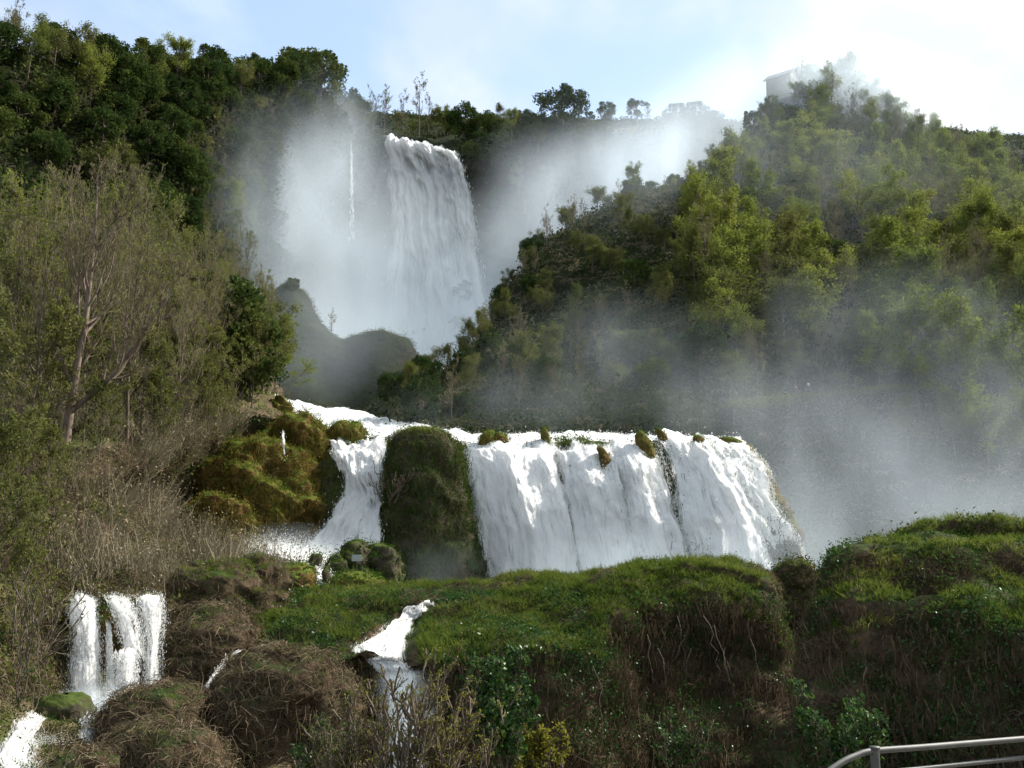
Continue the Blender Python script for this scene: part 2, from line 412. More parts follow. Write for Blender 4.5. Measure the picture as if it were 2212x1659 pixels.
def scatter(tmpls, p, nrm, scale, align, rng, sink=0.03, varspan=0.35, tint=None):
    """Templates set on points -> vertices, triangles, one random value per piece."""
    p = np.asarray(p); N = len(p); which = rng.integers(0, len(tmpls), N); VV, FF, AA, o = [], [], [], 0
    sc = rng.uniform(scale[0], scale[1], N); R = basis(nrm, align, rng)
    base = rng.random(N) if tint is None else np.clip(tint + rng.normal(size=N) * .16, 0, 1)
    for k, (tv, tf) in enumerate(tmpls):
        i = np.where(which == k)[0]
        if not len(i): continue
        v = np.einsum('nij,vj->nvi', R[i], tv) * sc[i, None, None] + (p[i] - R[i][:, :, 2] * sink * sc[i, None])[:, None]
        f = tf[None] + (np.arange(len(i)) * len(tv))[:, None, None] + o
        a = np.clip(base[i, None] * (1 - varspan) + varspan * rng.random((len(i), len(tv) // 2 + 1)).repeat(2, 1)[:, :len(tv)], 0, 1)
        VV.append(v.reshape(-1, 3)); FF.append(f.reshape(-1, 3)); AA.append(a.ravel()); o += v.shape[0] * v.shape[1]
    return np.concatenate(VV), np.concatenate(FF), np.concatenate(AA)
TRI = [0]
def cover(name, tm, p, nrm, scale, align, mat, seed, parent=None, label=None, local=None, **kw):
    """A ground-cover object: many small pieces nobody could count."""
    if len(p) == 0: return None
    rng = np.random.default_rng(seed)
    V, Fc, A = scatter(tm, p, nrm, scale, align, rng, **kw)
    if local is not None: V = V - np.asarray(local)
    TRI[0] += len(Fc)
    return link(name, mesh(name, V, Fc, mat, False, A), parent, label, None, None, 'stuff')
_r = np.random.default_rng(5)
TG = [T_grass(_r) for _ in range(5)]
TB = [T_bramble(_r) for _ in range(6)]
TBF = [T_bramble(_r, 9, 1.0, .02) for _ in range(5)]
TH = [T_hang(_r) for _ in range(5)]
TL = [T_leafy(_r) for _ in range(6)]
TLS = [T_leafy(_r, 12, .13, (.4, .4, .25)) for _ in range(6)]
TT = [T_twigs(_r) for _ in range(5)]
TTL = [T_twigs(_r, 9, 1.0, .010, 16, .07) for _ in range(5)]

# ------------------------------------------------------------------ the large structure: ground, hills, banks
gp = np.array([[[-2500, 2500, -14], [2500, 2500, -14]], [[-2500, -600, -14], [2500, -600, -14]]], float)
grid_obj('ground', gp, M['earth_slope'], kind='structure')
slab = bpy.data.meshes.new('viewing_platform')
import bmesh
def box_bm(bm, c, s, rz=0):
    r = bmesh.ops.create_cube(bm, size=1.0)['verts']
    for v in r:
        x, y, z = v.co.x * s[0], v.co.y * s[1], v.co.z * s[2]
        v.co = (c[0] + x * cos(rz) - y * sin(rz), c[1] + x * sin(rz) + y * cos(rz), c[2] + z)
def bm_obj(name, bm, mat, parent=None, bevel=0, smooth=False, **kw):
    if bevel: bmesh.ops.bevel(bm, geom=bm.edges[:], offset=bevel, segments=2, affect='EDGES')
    me = bpy.data.meshes.new(name); bm.to_mesh(me); bm.free(); me.materials.append(mat)
    if smooth: me.polygons.foreach_set('use_smooth', np.ones(len(me.polygons), bool))
    return link(name, me, parent, **kw)
bm = bmesh.new(); box_bm(bm, (4, 1.2, -7.0), (20, 13.2, 14.0))
bm_obj('viewing_platform', bm, plain_mat('platform_stone', (0.22, 0.20, 0.17), 0.9, 0, 0.25, 1.5), bevel=0.05, kind='structure')

# the far plateau behind the high fall
back_rows = [
 [(-300, 250, 380), (200, 250, 380), (800, 262, 380), (1200, 262, 380), (1600, 262, 380), (2300, 300, 380)],
 [(-300, 330, 320), (500, 330, 318), (780, 300, 312), (850, 306, 304), (960, 322, 303), (1050, 318, 306), (1300, 300, 303), (1600, 290, 303), (2300, 330, 300)],
 [(-300, 450, 316), (500, 450, 312), (780, 420, 306), (850, 390, 302.5), (960, 400, 302.0), (1050, 430, 299), (1300, 390, 296), (1600, 370, 294), (2300, 430, 285)],
 [(-300, 650, 306), (500, 650, 306), (780, 650, 304), (900, 650, 301), (1050, 650, 292), (1300, 560, 272), (1600, 520, 268), (2300, 520, 262)],
 [(-300, 980, 280), (500, 980, 270), (780, 980, 255), (900, 990, 250), (1050, 980, 240), (1300, 860, 225), (1600, 760, 230), (2300, 760, 225)]]
G_back = loft(back_rows, 180, 90, [(45, 4, 3), (9, 1.8, 3)], 3)
grid_obj('plateau_cliff', G_back, M['earth_hill'], kind='structure')

# the wooded cliff on the left of the high fall
left_rows = [
 [(-500, 60, 260), (-200, 100, 270), (200, 160, 285), (500, 210, 305), (700, 250, 325), (830, 330, 335)],
 [(-500, 90, 150), (-200, 110, 170), (100, 150, 190), (300, 190, 215), (500, 200, 240), (660, 205, 262), (770, 265, 288), (815, 330, 301)],
 [(-500, 250, 138), (-200, 260, 155), (100, 280, 176), (300, 310, 200), (480, 330, 228), (600, 340, 258), (720, 400, 284), (800, 450, 303)],
 [(-500, 420, 126), (-200, 430, 140), (100, 450, 160), (300, 480, 186), (430, 520, 212), (540, 560, 244), (650, 600, 272), (780, 640, 301)],
 [(-500, 700, 110), (-200, 700, 122), (100, 720, 140), (300, 760, 162), (450, 780, 186), (560, 800, 214), (680, 840, 240), (800, 860, 270)]]
G_left = loft(left_rows, 150, 100, [(35, 5, 3), (8, 1.6, 3)], 7)
grid_obj('left_cliff', G_left, M['earth_hill'], kind='structure')

# misty knolls at the foot of the high fall
kn_rows = [
 [(540, 700, 200), (590, 690, 200), (640, 680, 200), (700, 720, 200), (790, 780, 200), (860, 800, 200), (930, 860, 200)],
 [(530, 690, 176), (585, 640, 176), (632, 622, 176), (690, 690, 174), (740, 740, 172), (810, 725, 170), (870, 745, 168), (930, 850, 168)],
 [(530, 780, 168), (590, 740, 166), (640, 720, 165), (700, 770, 163), (760, 790, 161), (820, 780, 159), (880, 810, 158), (930, 880, 158)],
 [(530, 960, 150), (600, 960, 148), (700, 960, 146), (800, 960, 144), (880, 960, 143), (930, 960, 142)]]
G_kn = loft(kn_rows, 60, 40, [(12, 2.2, 3), (3, .7, 3)], 13)
grid_obj('misty_knolls', G_kn, M['earth_hill'], kind='structure')

# the right-hand hill
right_rows = [
 [(860, 900, 150), (1060, 820, 175), (1220, 640, 200), (1380, 500, 225), (1600, 370, 265), (1700, 330, 290), (1850, 340, 300), (2000, 430, 300), (2300, 520, 280), (2700, 600, 270)],
 [(826, 893, 112), (900, 838, 120), (985, 790, 127), (1070, 705, 133), (1110, 640, 139), (1210, 535, 148), (1300, 466, 157), (1390, 416, 166), (1500, 372, 178), (1600, 316, 192), (1650, 262, 200), (1700, 226, 208), (1800, 238, 214), (1890, 290, 213), (1960, 350, 211), (2080, 392, 204), (2300, 490, 190), (2700, 580, 175)],
 [(835, 905, 106), (920, 868, 111), (1010, 830, 116), (1120, 740, 123), (1220, 650, 130), (1330, 560, 138), (1440, 480, 147), (1560, 430, 158), (1680, 380, 172), (1800, 372, 180), (1950, 430, 180), (2100, 465, 174), (2300, 530, 164), (2700, 600, 150)],
 [(845, 918, 101), (940, 898, 103), (1050, 870, 106), (1170, 810, 110), (1290, 740, 115), (1420, 660, 122), (1560, 600, 130), (1700, 560, 140), (1850, 550, 145), (2000, 560, 146), (2150, 580, 142), (2320, 610, 136), (2700, 650, 126)],
 [(850, 935, 96), (960, 925, 97), (1080, 905, 98.5), (1200, 875, 100), (1330, 850, 102), (1470, 800, 105), (1600, 760, 110), (1720, 730, 116), (1870, 720, 119), (2020, 725, 119), (2170, 735, 117), (2330, 745, 113), (2700, 770, 106)],
 [(852, 960, 92), (970, 955, 92.5), (1090, 948, 93), (1220, 940, 94), (1350, 925, 95), (1480, 905, 97), (1600, 874, 101), (1740, 866, 108), (1880, 852, 110), (2020, 850, 109), (2170, 855, 107), (2330, 860, 104), (2700, 880, 98)],
 [(852, 1000, 91), (970, 1000, 91), (1090, 1000, 91.5), (1220, 1000, 92), (1350, 1000, 93), (1490, 990, 95), (1620, 940, 98), (1750, 930, 103), (1880, 925, 105), (2020, 925, 104), (2170, 935, 101), (2330, 945, 98), (2700, 960, 92)],
 [(852, 1300, 86), (970, 1300, 86), (1090, 1300, 86), (1220, 1300, 86), (1350, 1300, 86), (1490, 1300, 86), (1620, 1300, 86), (1750, 1300, 86), (1880, 1300, 85), (2020, 1300, 84), (2170, 1300, 82), (2330, 1300, 80), (2700, 1300, 76)]]
G_right = loft(right_rows, 200, 150, [(26, 3.0, 3), (7, 1.1, 3)], 19)
grid_obj('right_hill', G_right, M['earth_hill'], kind='structure')

# the near slope on the left, brambles below bare trees
slope_rows = [
 [(-500, 560, 135), (-150, 560, 135), (150, 600, 135), (350, 640, 132), (500, 720, 128), (600, 820, 118), (640, 900, 112)],
 [(-500, 720, 95), (-150, 730, 95), (0, 740, 96), (150, 760, 98), (300, 780, 100), (450, 800, 102), (560, 845, 100), (625, 885, 98)],
 [(-500, 950, 62), (-150, 955, 61), (0, 958, 61), (140, 968, 60), (300, 950, 66), (450, 925, 74), (560, 890, 84), (612, 905, 88)],
 [(-500, 1110, 48), (-150, 1105, 49), (0, 1090, 51), (150, 1085, 55), (300, 1065, 66), (400, 1040, 78), (500, 985, 84), (600, 940, 88)],
 [(-500, 1230, 42), (-150, 1225, 43), (0, 1205, 46), (150, 1180, 50), (300, 1165, 58), (400, 1185, 69), (540, 1220, 72), (700, 1225, 73)],
 [(-500, 1310, 37), (-150, 1300, 39), (0, 1288, 43), (130, 1292, 45), (240, 1290, 46), (350, 1280, 47.5), (500, 1262, 52), (720, 1290, 58)],
 [(-500, 1400, 34), (-150, 1390, 36), (0, 1380, 41), (130, 1360, 44.6), (240, 1360, 45.4), (355, 1370, 46.4), (500, 1360, 49), (720, 1330, 53)],
 [(-500, 1520, 31), (-150, 1520, 33), (0, 1500, 38), (130, 1520, 42.5), (240, 1530, 43), (355, 1520, 43.5), (480, 1480, 45), (720, 1430, 47)],
 [(-500, 1640, 28), (-150, 1640, 30), (0, 1610, 34), (130, 1600, 37), (240, 1600, 38), (355, 1590, 39), (480, 1560, 41), (720, 1520, 43)],
 [(-500, 1900, 24), (-150, 1880, 26), (0, 1800, 29), (130, 1780, 31), (240, 1780, 31), (355, 1780, 32), (480, 1760, 34), (720, 1740, 36)]]
G_slope = loft(slope_rows, 150, 170, [(9, 1.0, 3), (3.2, .9, 3), (1.0, .3, 2)], 23)
grid_obj('bramble_slope', G_slope, M['earth_slope'], kind='structure')

# the step of rock under the middle falls and the river bed above it
step_rows = [
 [(560, 840, 112), (700, 868, 110), (860, 905, 108), (1050, 935, 104), (1300, 942, 100), (1500, 946, 98), (1610, 1010, 97)],
 [(585, 862, 97), (700, 892, 97), (860, 922, 94), (1050, 945, 88), (1200, 944, 86), (1400, 946, 85), (1550, 955, 84), (1630, 1030, 84)],
 [(560, 905, 90), (720, 940, 84), (840, 948, 81), (990, 958, 79.5), (1200, 950, 79), (1400, 950, 79), (1560, 953, 79), (1640, 1005, 79)],
 [(540, 960, 84), (735, 985, 80), (840, 985, 78.8), (1000, 990, 78.2), (1200, 985, 77.6), (1400, 985, 77.4), (1580, 990, 77.4), (1665, 1045, 77.6)],
 [(500, 1080, 80), (745, 1090, 76.5), (840, 1090, 77), (1020, 1090, 76.8), (1200, 1090, 76), (1400, 1090, 75.6), (1590, 1090, 75.6), (1700, 1120, 76)],
 [(440, 1200, 76), (745, 1210, 73), (840, 1220, 74.5), (1030, 1240, 75.2), (1200, 1240, 74.4), (1400, 1240, 73.8), (1600, 1240, 73.6), (1745, 1235, 74)],
 [(440, 1340, 68), (745, 1330, 66), (840, 1400, 70), (1030, 1420, 72), (1200, 1420, 71), (1400, 1420, 70), (1600, 1420, 70), (1790, 1420, 70)]]
G_step = loft(step_rows, 150, 110, [(5, .7, 3), (1.4, .28, 3)], 29)
G_step[..., 2] -= np.clip(1.25 - np.linspace(0, 3, 110), 0, .8)[:, None]
grid_obj('rock_step', G_step, M['rock_wet'], kind='structure')

# grassy terrace in the foreground, broken off in a bank towards the viewer
terr_rows = [
 [(500, 1420, 64), (700, 1420, 63), (960, 1400, 62), (1250, 1400, 60), (1500, 1400, 59), (1700, 1420, 58), (1760, 1450, 57)],
 [(540, 1330, 57), (700, 1300, 57), (960, 1292, 56), (1120, 1275, 56), (1250, 1265, 55), (1400, 1240, 54), (1600, 1250, 54), (1680, 1300, 54), (1720, 1430, 53)],
 [(530, 1318, 54), (700, 1281, 54), (850, 1276, 53), (960, 1272, 52), (1050, 1268, 52), (1120, 1252, 52), (1250, 1246, 51), (1340, 1222, 50), (1400, 1214, 50), (1500, 1216, 50), (1600, 1229, 50), (1670, 1258, 50), (1714, 1400, 50)],
 [(500, 1350, 50), (700, 1325, 49), (850, 1332, 48), (960, 1342, 48), (1050, 1322, 48), (1150, 1325, 48), (1250, 1302, 48), (1330, 1250, 48.3), (1400, 1236, 49), (1500, 1242, 49.3), (1600, 1258, 49.3), (1678, 1315, 49), (1717, 1440, 49)],
 [(470, 1415, 46), (600, 1405, 45), (740, 1405, 44.3), (880, 1412, 43.6), (960, 1418, 43.4), (1050, 1402, 43.6), (1150, 1396, 44), (1270, 1384, 44.6), (1335, 1330, 46.4), (1400, 1312, 47.6), (1500, 1318, 48), (1600, 1325, 48.2), (1685, 1370, 48), (1720, 1500, 48)],
 [(470, 1470, 45), (600, 1460, 44.4), (740, 1455, 43.8), (880, 1460, 43.1), (960, 1470, 42.9), (1050, 1455, 43), (1150, 1450, 43.4), (1270, 1440, 44), (1335, 1410, 45.8), (1400, 1395, 47.2), (1500, 1395, 47.8), (1600, 1395, 47.8), (1690, 1440, 47.4), (1724, 1560, 47)],
 [(470, 1580, 43), (600, 1570, 43), (740, 1570, 42.8), (880, 1570, 42.2), (960, 1580, 42), (1050, 1570, 42.1), (1150, 1560, 42.4), (1270, 1560, 43), (1335, 1540, 44.6), (1400, 1530, 46), (1500, 1530, 46.6), (1600, 1530, 46.4), (1695, 1560, 46), (1728, 1640, 45.5)],
 [(470, 1760, 40), (600, 1760, 40.5), (740, 1760, 40.5), (880, 1760, 40.5), (960, 1760, 40.5), (1050, 1760, 40.5), (1150, 1760, 40.8), (1270, 1760, 41.2), (1335, 1760, 42), (1400, 1760, 43), (1500, 1760, 43.5), (1600, 1760, 43.5), (1695, 1770, 43), (1732, 1800, 42.5)],
 [(470, 2000, 37), (880, 2000, 37.5), (1270, 2000, 38), (1500, 2000, 40), (1760, 2000, 40)]]
G_terr = loft(terr_rows, 220, 170, [(6, .6, 3), (2.2, .7, 3), (.6, .14, 2)], 37)
SCEN = [(934, 1300, 8), (888, 1327, 22), (855, 1358, 38), (838, 1385, 50), (822, 1416, 60), (845, 1440, 50), (866, 1490, 42), (874, 1560, 42), (885, 1660, 46), (892, 1760, 48)]
def stream_mask(u, v):
    """1 in the stream's bed, fading to 0 beyond its banks."""
    c = np.interp(v, [q[1] for q in SCEN], [q[0] for q in SCEN]); w = np.interp(v, [q[1] for q in SCEN], [q[2] for q in SCEN])
    return np.clip(1.7 - np.abs(u - c) / w, 0, 1) * ((v > 1292) & (v < 1790))
tu_, tv_ = proj(G_terr); mk = stream_mask(tu_, tv_); mk[:48] = 0
G_bed = loft(terr_rows, 220, 170, [(6, .6, 3)], 37); G_terr = G_terr * (1 - mk[..., None]) + (G_bed - gnormal(G_bed) * .45) * mk[..., None]
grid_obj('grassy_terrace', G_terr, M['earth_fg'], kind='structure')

# the dark bank on the right
bank_rows = [
 [(1760, 1500, 48), (1850, 1400, 49), (1960, 1340, 49), (2100, 1330, 48), (2250, 1320, 47), (2600, 1300, 44)],
 [(1745, 1370, 40), (1800, 1245, 42), (1850, 1212, 42.5), (1950, 1203, 42.5), (2080, 1203, 42), (2230, 1196, 41), (2600, 1180, 38)],
 [(1735, 1375, 37.5), (1775, 1275, 38.5), (1825, 1207, 39), (1950, 1196, 39), (2080, 1198, 38.6), (2230, 1190, 38), (2600, 1170, 35)],
 [(1722, 1430, 36.6), (1775, 1345, 36.8), (1840, 1275, 37), (1960, 1262, 37), (2080, 1262, 36.2), (2230, 1262, 35.2), (2600, 1250, 32)],
 [(1716, 1510, 36), (1775, 1440, 35.8), (1850, 1370, 35.6), (1970, 1350, 35.2), (2080, 1345, 34), (2230, 1360, 32.6), (2600, 1370, 29)],
 [(1712, 1600, 35.2), (1775, 1560, 34.8), (1850, 1500, 34.5), (1970, 1470, 34), (2080, 1460, 32.8), (2230, 1470, 31.5), (2600, 1490, 28)],
 [(1712, 1780, 33.5), (1775, 1760, 33.2), (1850, 1750, 33), (1970, 1740, 32.5), (2080, 1730, 31.4), (2230, 1730, 30), (2600, 1740, 27)],
 [(1712, 2050, 32), (1850, 2050, 31), (2080, 2050, 29.5), (2600, 2050, 25)]]
G_bank = loft(bank_rows, 150, 140, [(5, .7, 3), (1.8, .55, 3), (.5, .12, 2)], 43)
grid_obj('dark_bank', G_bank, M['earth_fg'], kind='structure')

# grassy ridge behind it
ridge_rows = [
 [(1600, 1330, 68), (1850, 1290, 66), (1960, 1240, 66), (2080, 1230, 65), (2230, 1240, 64), (2600, 1230, 60)],
 [(1600, 1280, 62), (1740, 1255, 60.5), (1850, 1208, 59), (1915, 1190, 58), (1965, 1150, 57.2), (2050, 1128, 57), (2130, 1130, 56.4), (2230, 1132, 55.6), (2600, 1120, 52)],
 [(1600, 1310, 60), (1740, 1285, 58.5), (1850, 1225, 57.5), (1920, 1212, 56.5), (1975, 1180, 55.6), (2060, 1165, 55.2), (2140, 1170, 54.5), (2230, 1165, 54), (2600, 1160, 50)],
 [(1600, 1400, 58), (1740, 1380, 56.5), (1850, 1310, 55.5), (1930, 1280, 54.5), (1990, 1260, 53.6), (2060, 1250, 53.2), (2140, 1250, 52.6), (2230, 1250, 52), (2600, 1240, 48)],
 [(1600, 1600, 54), (1850, 1600, 52), (2060, 1600, 50), (2600, 1600, 45)]]
G_ridge = loft(ridge_rows, 110, 70, [(5, .5, 3), (1.5, .25, 3)], 47)
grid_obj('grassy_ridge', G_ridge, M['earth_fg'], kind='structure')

# ------------------------------------------------------------------ trees: builders
def spawn(par, rad, m, t0, t1, ang, lenf, nseg, up, wander, rng, taper=0.25, rf=0.6):
    """m side branches on each parent branch."""
    N, n, _ = par.shape
    t = rng.uniform(t0, t1, (N, m)); x = t * (n - 1); i = np.minimum(x.astype(int), n - 2); f = (x - i)[..., None]
    r_ = np.arange(N)[:, None]
    pos = par[r_, i] * (1 - f) + par[r_, i + 1] * f
    tg = unit(par[r_, i + 1] - par[r_, i]); rr = rad[r_, i] * (1 - f[..., 0]) + rad[r_, i + 1] * f[..., 0]
    plen = np.linalg.norm(np.diff(par, axis=1), axis=-1).sum(1)[:, None]
    rv = rng.normal(size=tg.shape); pp = unit(rv - (rv * tg).sum(-1, keepdims=True) * tg)
    a = radians(ang) * rng.uniform(.65, 1.3, (N, m, 1)); d = np.cos(a) * tg + np.sin(a) * pp
    L = lenf * plen * (1.15 - .65 * t) * rng.uniform(.6, 1.25, (N, m))
    pos = pos.reshape(-1, 3); d = d.reshape(-1, 3); L = L.reshape(-1, 1); pts = [pos]
    for k in range(nseg):
        d = unit(d + rng.normal(size=d.shape) * wander + np.array([0, 0, up])); pos = pos + d * L / nseg; pts.append(pos)
    r0 = (rr.reshape(-1) * rf)[:, None]
    return np.stack(pts, 1), r0 * np.linspace(1, taper, nseg + 1)[None]
def stem(H, r, rng, n=10, lean=(0, 0), wob=.03):
    z = np.linspace(0, 1, n); p = np.stack([lean[0] * z ** 1.5 * H, lean[1] * z ** 1.5 * H, z * H], -1)
    p[1:] += np.cumsum(rng.normal(size=(n - 1, 3)) * np.array([1, 1, .1]), 0) * wob * H / n ** .5 * .5
    p[0, 2] -= .04 * H
    return p[None], (r * (1 - .88 * z ** .9))[None]
def tree_bare(seed, H=13, r=.2, n1=16, n2=7, n3=6, n4=2, buds=0, bud=.1, up=.22, ang=42, lean=(0, 0), start=.25, stems=None, l1=.42, wt=(.010, .006)):
    """Trunk with limbs, a crown of twigs, and buds."""
    rng = np.random.default_rng(seed)
    t, tr = stem(H, r, rng, 12, lean) if stems is None else stems
    a, ar = spawn(t, tr, n1, start, .96, ang, l1, 7, up, .10, rng, .2, .55)
    b, br = spawn(a, ar, n2, .2, 1., 38, .42, 5, up * .8, .13, rng, .25, .6)
    c, crr = spawn(b, br, n3, .15, 1., 36, .5, 4, up * .6, .16, rng, .3, .6)
    tv = join([tubes(t, tr, 7), tubes(a, np.maximum(ar, .02), 4)])
    parts = [tubes(b, np.maximum(br, .012), 3), ribbons(c, np.maximum(np.full((1, 5), wt[0]), crr * .8), rng)]
    if n4:
        e, er = spawn(c, crr, n4, .2, 1., 34, .6, 3, up * .4, .18, rng)
        parts.append(ribbons(e, np.full((1, 4), wt[1]), rng))
    else: e = c
    lf = None
    if buds:
        k = rng.integers(0, len(e), buds); s = rng.integers(1, e.shape[1], buds)
        lf = leaves(e[k, s] + rng.normal(size=(buds, 3)) * bud * .6, bud * rng.uniform(.6, 1.4, buds), rng, .7)
    return tv, join(parts), lf
def tree_dense(seed, H=10, R=4.2, base=.22, nc=48, per=95, ls=.42, cone=0.0, flat=.85):
    """Evergreen with a lumpy crown of leaf clumps on spreading limbs."""
    rng = np.random.default_rng(seed)
    ch = H * (1 - base); cz = H * base + ch * .5
    th = rng.uniform(0, 2 * pi, nc); h = rng.uniform(-.95, 1, nc); q = rng.uniform(.55, 1.0, nc) ** .6
    w = np.sqrt(np.maximum(0, 1 - h ** 2)) if not cone else (1 - (h + 1) / 2) * .95 + .05
    lob = 1 + .28 * np.sin(th * 2 + rng.uniform(0, 6)) * rng.uniform(.3, 1)
    C = np.stack([np.cos(th) * w * R * q * lob, np.sin(th) * w * R * q * lob, cz + h * ch * .5 * (q if not cone else 1)], -1)
    cr_ = R * rng.uniform(.20, .40, nc) * (1 if not cone else .75)
    N = nc * per; k = np.repeat(np.arange(nc), per); d = unit(rng.normal(size=(N, 3)) + np.array([0, 0, .35]))
    p = C[k] + d * (cr_[k] * rng.uniform(.45, 1.05, N))[:, None] * np.array([1, 1, flat])
    lv = leaves(p, ls * rng.uniform(.5, 1.3, N), rng, .7, .3)
    va = np.repeat(np.clip(rng.random(nc)[k] * .55 + rng.random(N) * .45, 0, 1), 4)
    t, tr = stem(H * .8, .035 * H, rng, 8)
    li = rng.choice(nc, 9, replace=False); s0 = t[0][rng.integers(2, 6, 9)]; tt = np.linspace(0, 1, 5)[None, :, None]
    lp = s0[:, None] * (1 - tt) + C[li][:, None] * tt; lp[:, 1:4] += rng.normal(size=(9, 3, 3)) * .03 * H
    return join([tubes(t, tr, 6), tubes(lp, np.broadcast_to(np.linspace(.014, .005, 5) * H, (9, 5)), 4)]), lv, va
def tree_budding(seed, H=11, n1=15, n2=7, n3=4, nl=2600, ls=.30, up=.16, ang=52, l1=.52, clump=.42):
    rng = np.random.default_rng(seed)
    t, tr = stem(H, .16, rng, 10, rng.uniform(-.06, .06, 2))
    a, ar = spawn(t, tr, n1, .22, .97, ang, l1, 6, up, .12, rng, .2, .55)
    b, br = spawn(a, ar, n2, .25, 1., 40, .45, 4, up * .6, .15, rng)
    c, crr = spawn(b, br, n3, .2, 1., 38, .55, 3, up * .4, .18, rng)
    tv = join([tubes(t, np.maximum(tr, .05), 6), tubes(a, np.maximum(ar, .035), 4), ribbons(b, np.maximum(br, .025), rng), ribbons(c, np.full((1, 4), .014), rng)])
    e = b[:, 1:].reshape(-1, 3); wgt = rng.random(len(e)) ** 3.0; wgt /= wgt.sum()      # some sprays are fuller than others
    k = rng.choice(len(e), nl, p=wgt); p = e[k] + rng.normal(size=(nl, 3)) * clump * np.array([1, 1, .7])
    va = np.repeat(np.clip(rng.random(len(e))[k] * .5 + rng.random(nl) * .5, 0, 1), 4)
    return tv, leaves(p, ls * rng.uniform(.5, 1.3, nl), rng, .65, .2), va
def rv(Fv, rng): return rng.random(len(Fv[0]) // 2 + 1).repeat(2)[:len(Fv[0])]
PR = {}
def proto(key, tv, cv, cmat, va=None, lf=None, lmat=None, bark='bark', cname='crown'):
    rng = np.random.default_rng(len(PR) + 100)
    parts = [('trunk', mesh(key + '_trunk', tv[0], tv[1], M[bark], True))]
    parts.append((cname, mesh(key + '_' + cname, cv[0], cv[1], M[cmat], False, rv(cv, rng) if va is None else va)))
    if lf is not None: parts.append(('leaf_buds', mesh(key + '_leaf_buds', lf[0], lf[1], M[lmat], False, np.repeat(rng.random(len(lf[0]) // 4), 4))))
    PR[key] = parts
for k, (sd, H, R, b, nc, per, ls) in enumerate([(1, 10, 4.6, .12, 52, 110, .5), (2, 9, 4.8, .10, 46, 110, .5), (3, 11, 4.2, .12, 50, 110, .5), (4, 8, 4.3, .05, 44, 100, .5)]):
    tv, lv, va = tree_dense(sd, H, R, b, nc, per, ls); proto('evergreen_oak%d' % k, tv, lv, 'evergreen', va)
for k, (sd, H, R, b, nc) in enumerate([(11, 12, 3.3, .45, 26), (12, 11, 2.8, .5, 20), (13, 13, 3.0, .35, 30)]):
    tv, lv, va = tree_dense(sd, H, R, b, nc, 110, .42); proto('ridge_pine%d' % k, tv, lv, 'evergreen', va)
for k, sd in enumerate((21, 22)):
    tv, lv, va = tree_dense(sd, 12, 2.0, .03, 50, 80, .36, 1.0); proto('cypress%d' % k, tv, lv, 'evergreen', va)
for k, sd in enumerate((31, 32, 33, 34, 35)):
    tv, lv, va = tree_budding(sd, 11 + k % 3, nl=4200 + 700 * (k % 3)); proto('budding_tree%d' % k, tv, lv, 'budding', va)
for k, sd in enumerate((41, 42, 43)):
    tv, lv, va = tree_budding(sd, 10, nl=4800, ls=.28); proto('olive_tree%d' % k, tv, lv, 'olive', va)
for k, sd in enumerate((51, 52, 53)):
    tv, cv, lf = tree_bare(sd, 12, .17, 15, 6, 6, 2, 260, .22, .2, wt=(.022, .015)); proto('far_bare_tree%d' % k, tv, cv, 'twig', None, lf, 'olive', cname='twigs')
for k, sd in enumerate((61, 62, 63, 64)):
    tv, cv, lf = tree_bare(sd, 12 + k, .15, 17, 8, 7, 2, (2600, 1000, 3800, 1600)[k], .11, .26, 36, start=.2, wt=(.010, .007)); proto('near_bare_tree%d' % k, tv, cv, 'twig', None, lf, 'budding', 'pale_bark', cname='twigs')
for k, sd in enumerate((71, 72)):
    tv, cv, lf = tree_bare(sd, 8, .08, 18, 7, 5, 0, 5200, .15, .12, 50, start=.1, l1=.5); proto('near_leafy_tree%d' % k, tv, cv, 'twig', None, lf, 'olive', 'bark', cname='twigs')
TREES = []
def plant(key, loc, s, rng, name, look, layer, sz=None, rz=None, cat='tree'):
    """A tree of its own with its own trunk and crown objects; look-alikes share mesh data."""
    e = empty(name, loc); e.rotation_euler = (0, 0, float(rng.uniform(0, 6.28) if rz is None else rz)); e.scale = (float(s), float(s), float(s if sz is None else sz))
    for pn, me in PR[key]: link(pn, me, e, kind='stuff' if pn in ('leaf_buds', 'twigs') else None)
    e['category'] = cat
    H = {'e': 9, 'r': 11, 'c': 12, 'b': 11, 'o': 10, 'f': 12, 'n': 12}[key[0]] * (s if sz is None else sz)
    TREES.append((e, look, layer, np.asarray(loc, float) + [0, 0, H * .55]))
    return e
def spots(G, n, mind, rng, ok=None, rows=(0, 1)):
    """Points on a hill at least mind apart (plan and height)."""
    a = int(rows[0] * (G.shape[0] - 1)); b = int(rows[1] * (G.shape[0] - 1))
    p, nn = sample(G[a:b + 1], n * 14, rng); u, v = proj(p)
    keep, out = np.ones(len(p), bool), []
    if ok is not None: keep &= ok(u, v, p)
    p, u, v = p[keep], u[keep], v[keep]; got = np.zeros((0, 3))
    for k in range(len(p)):
        if len(got) and np.min(np.linalg.norm(got - p[k], axis=1)) < mind: continue
        got = np.vstack([got, p[k]]); out.append((p[k], u[k], v[k]))
        if len(out) >= n: break
    return out
def onterr(G, u, v):
    """The surface point of a hill seen nearest to a picture position."""
    uu, vv = proj(G); k = np.argmin((uu - u) ** 2 + (vv - v) ** 2); return G.reshape(-1, 3)[k]
rng = np.random.default_rng(77)

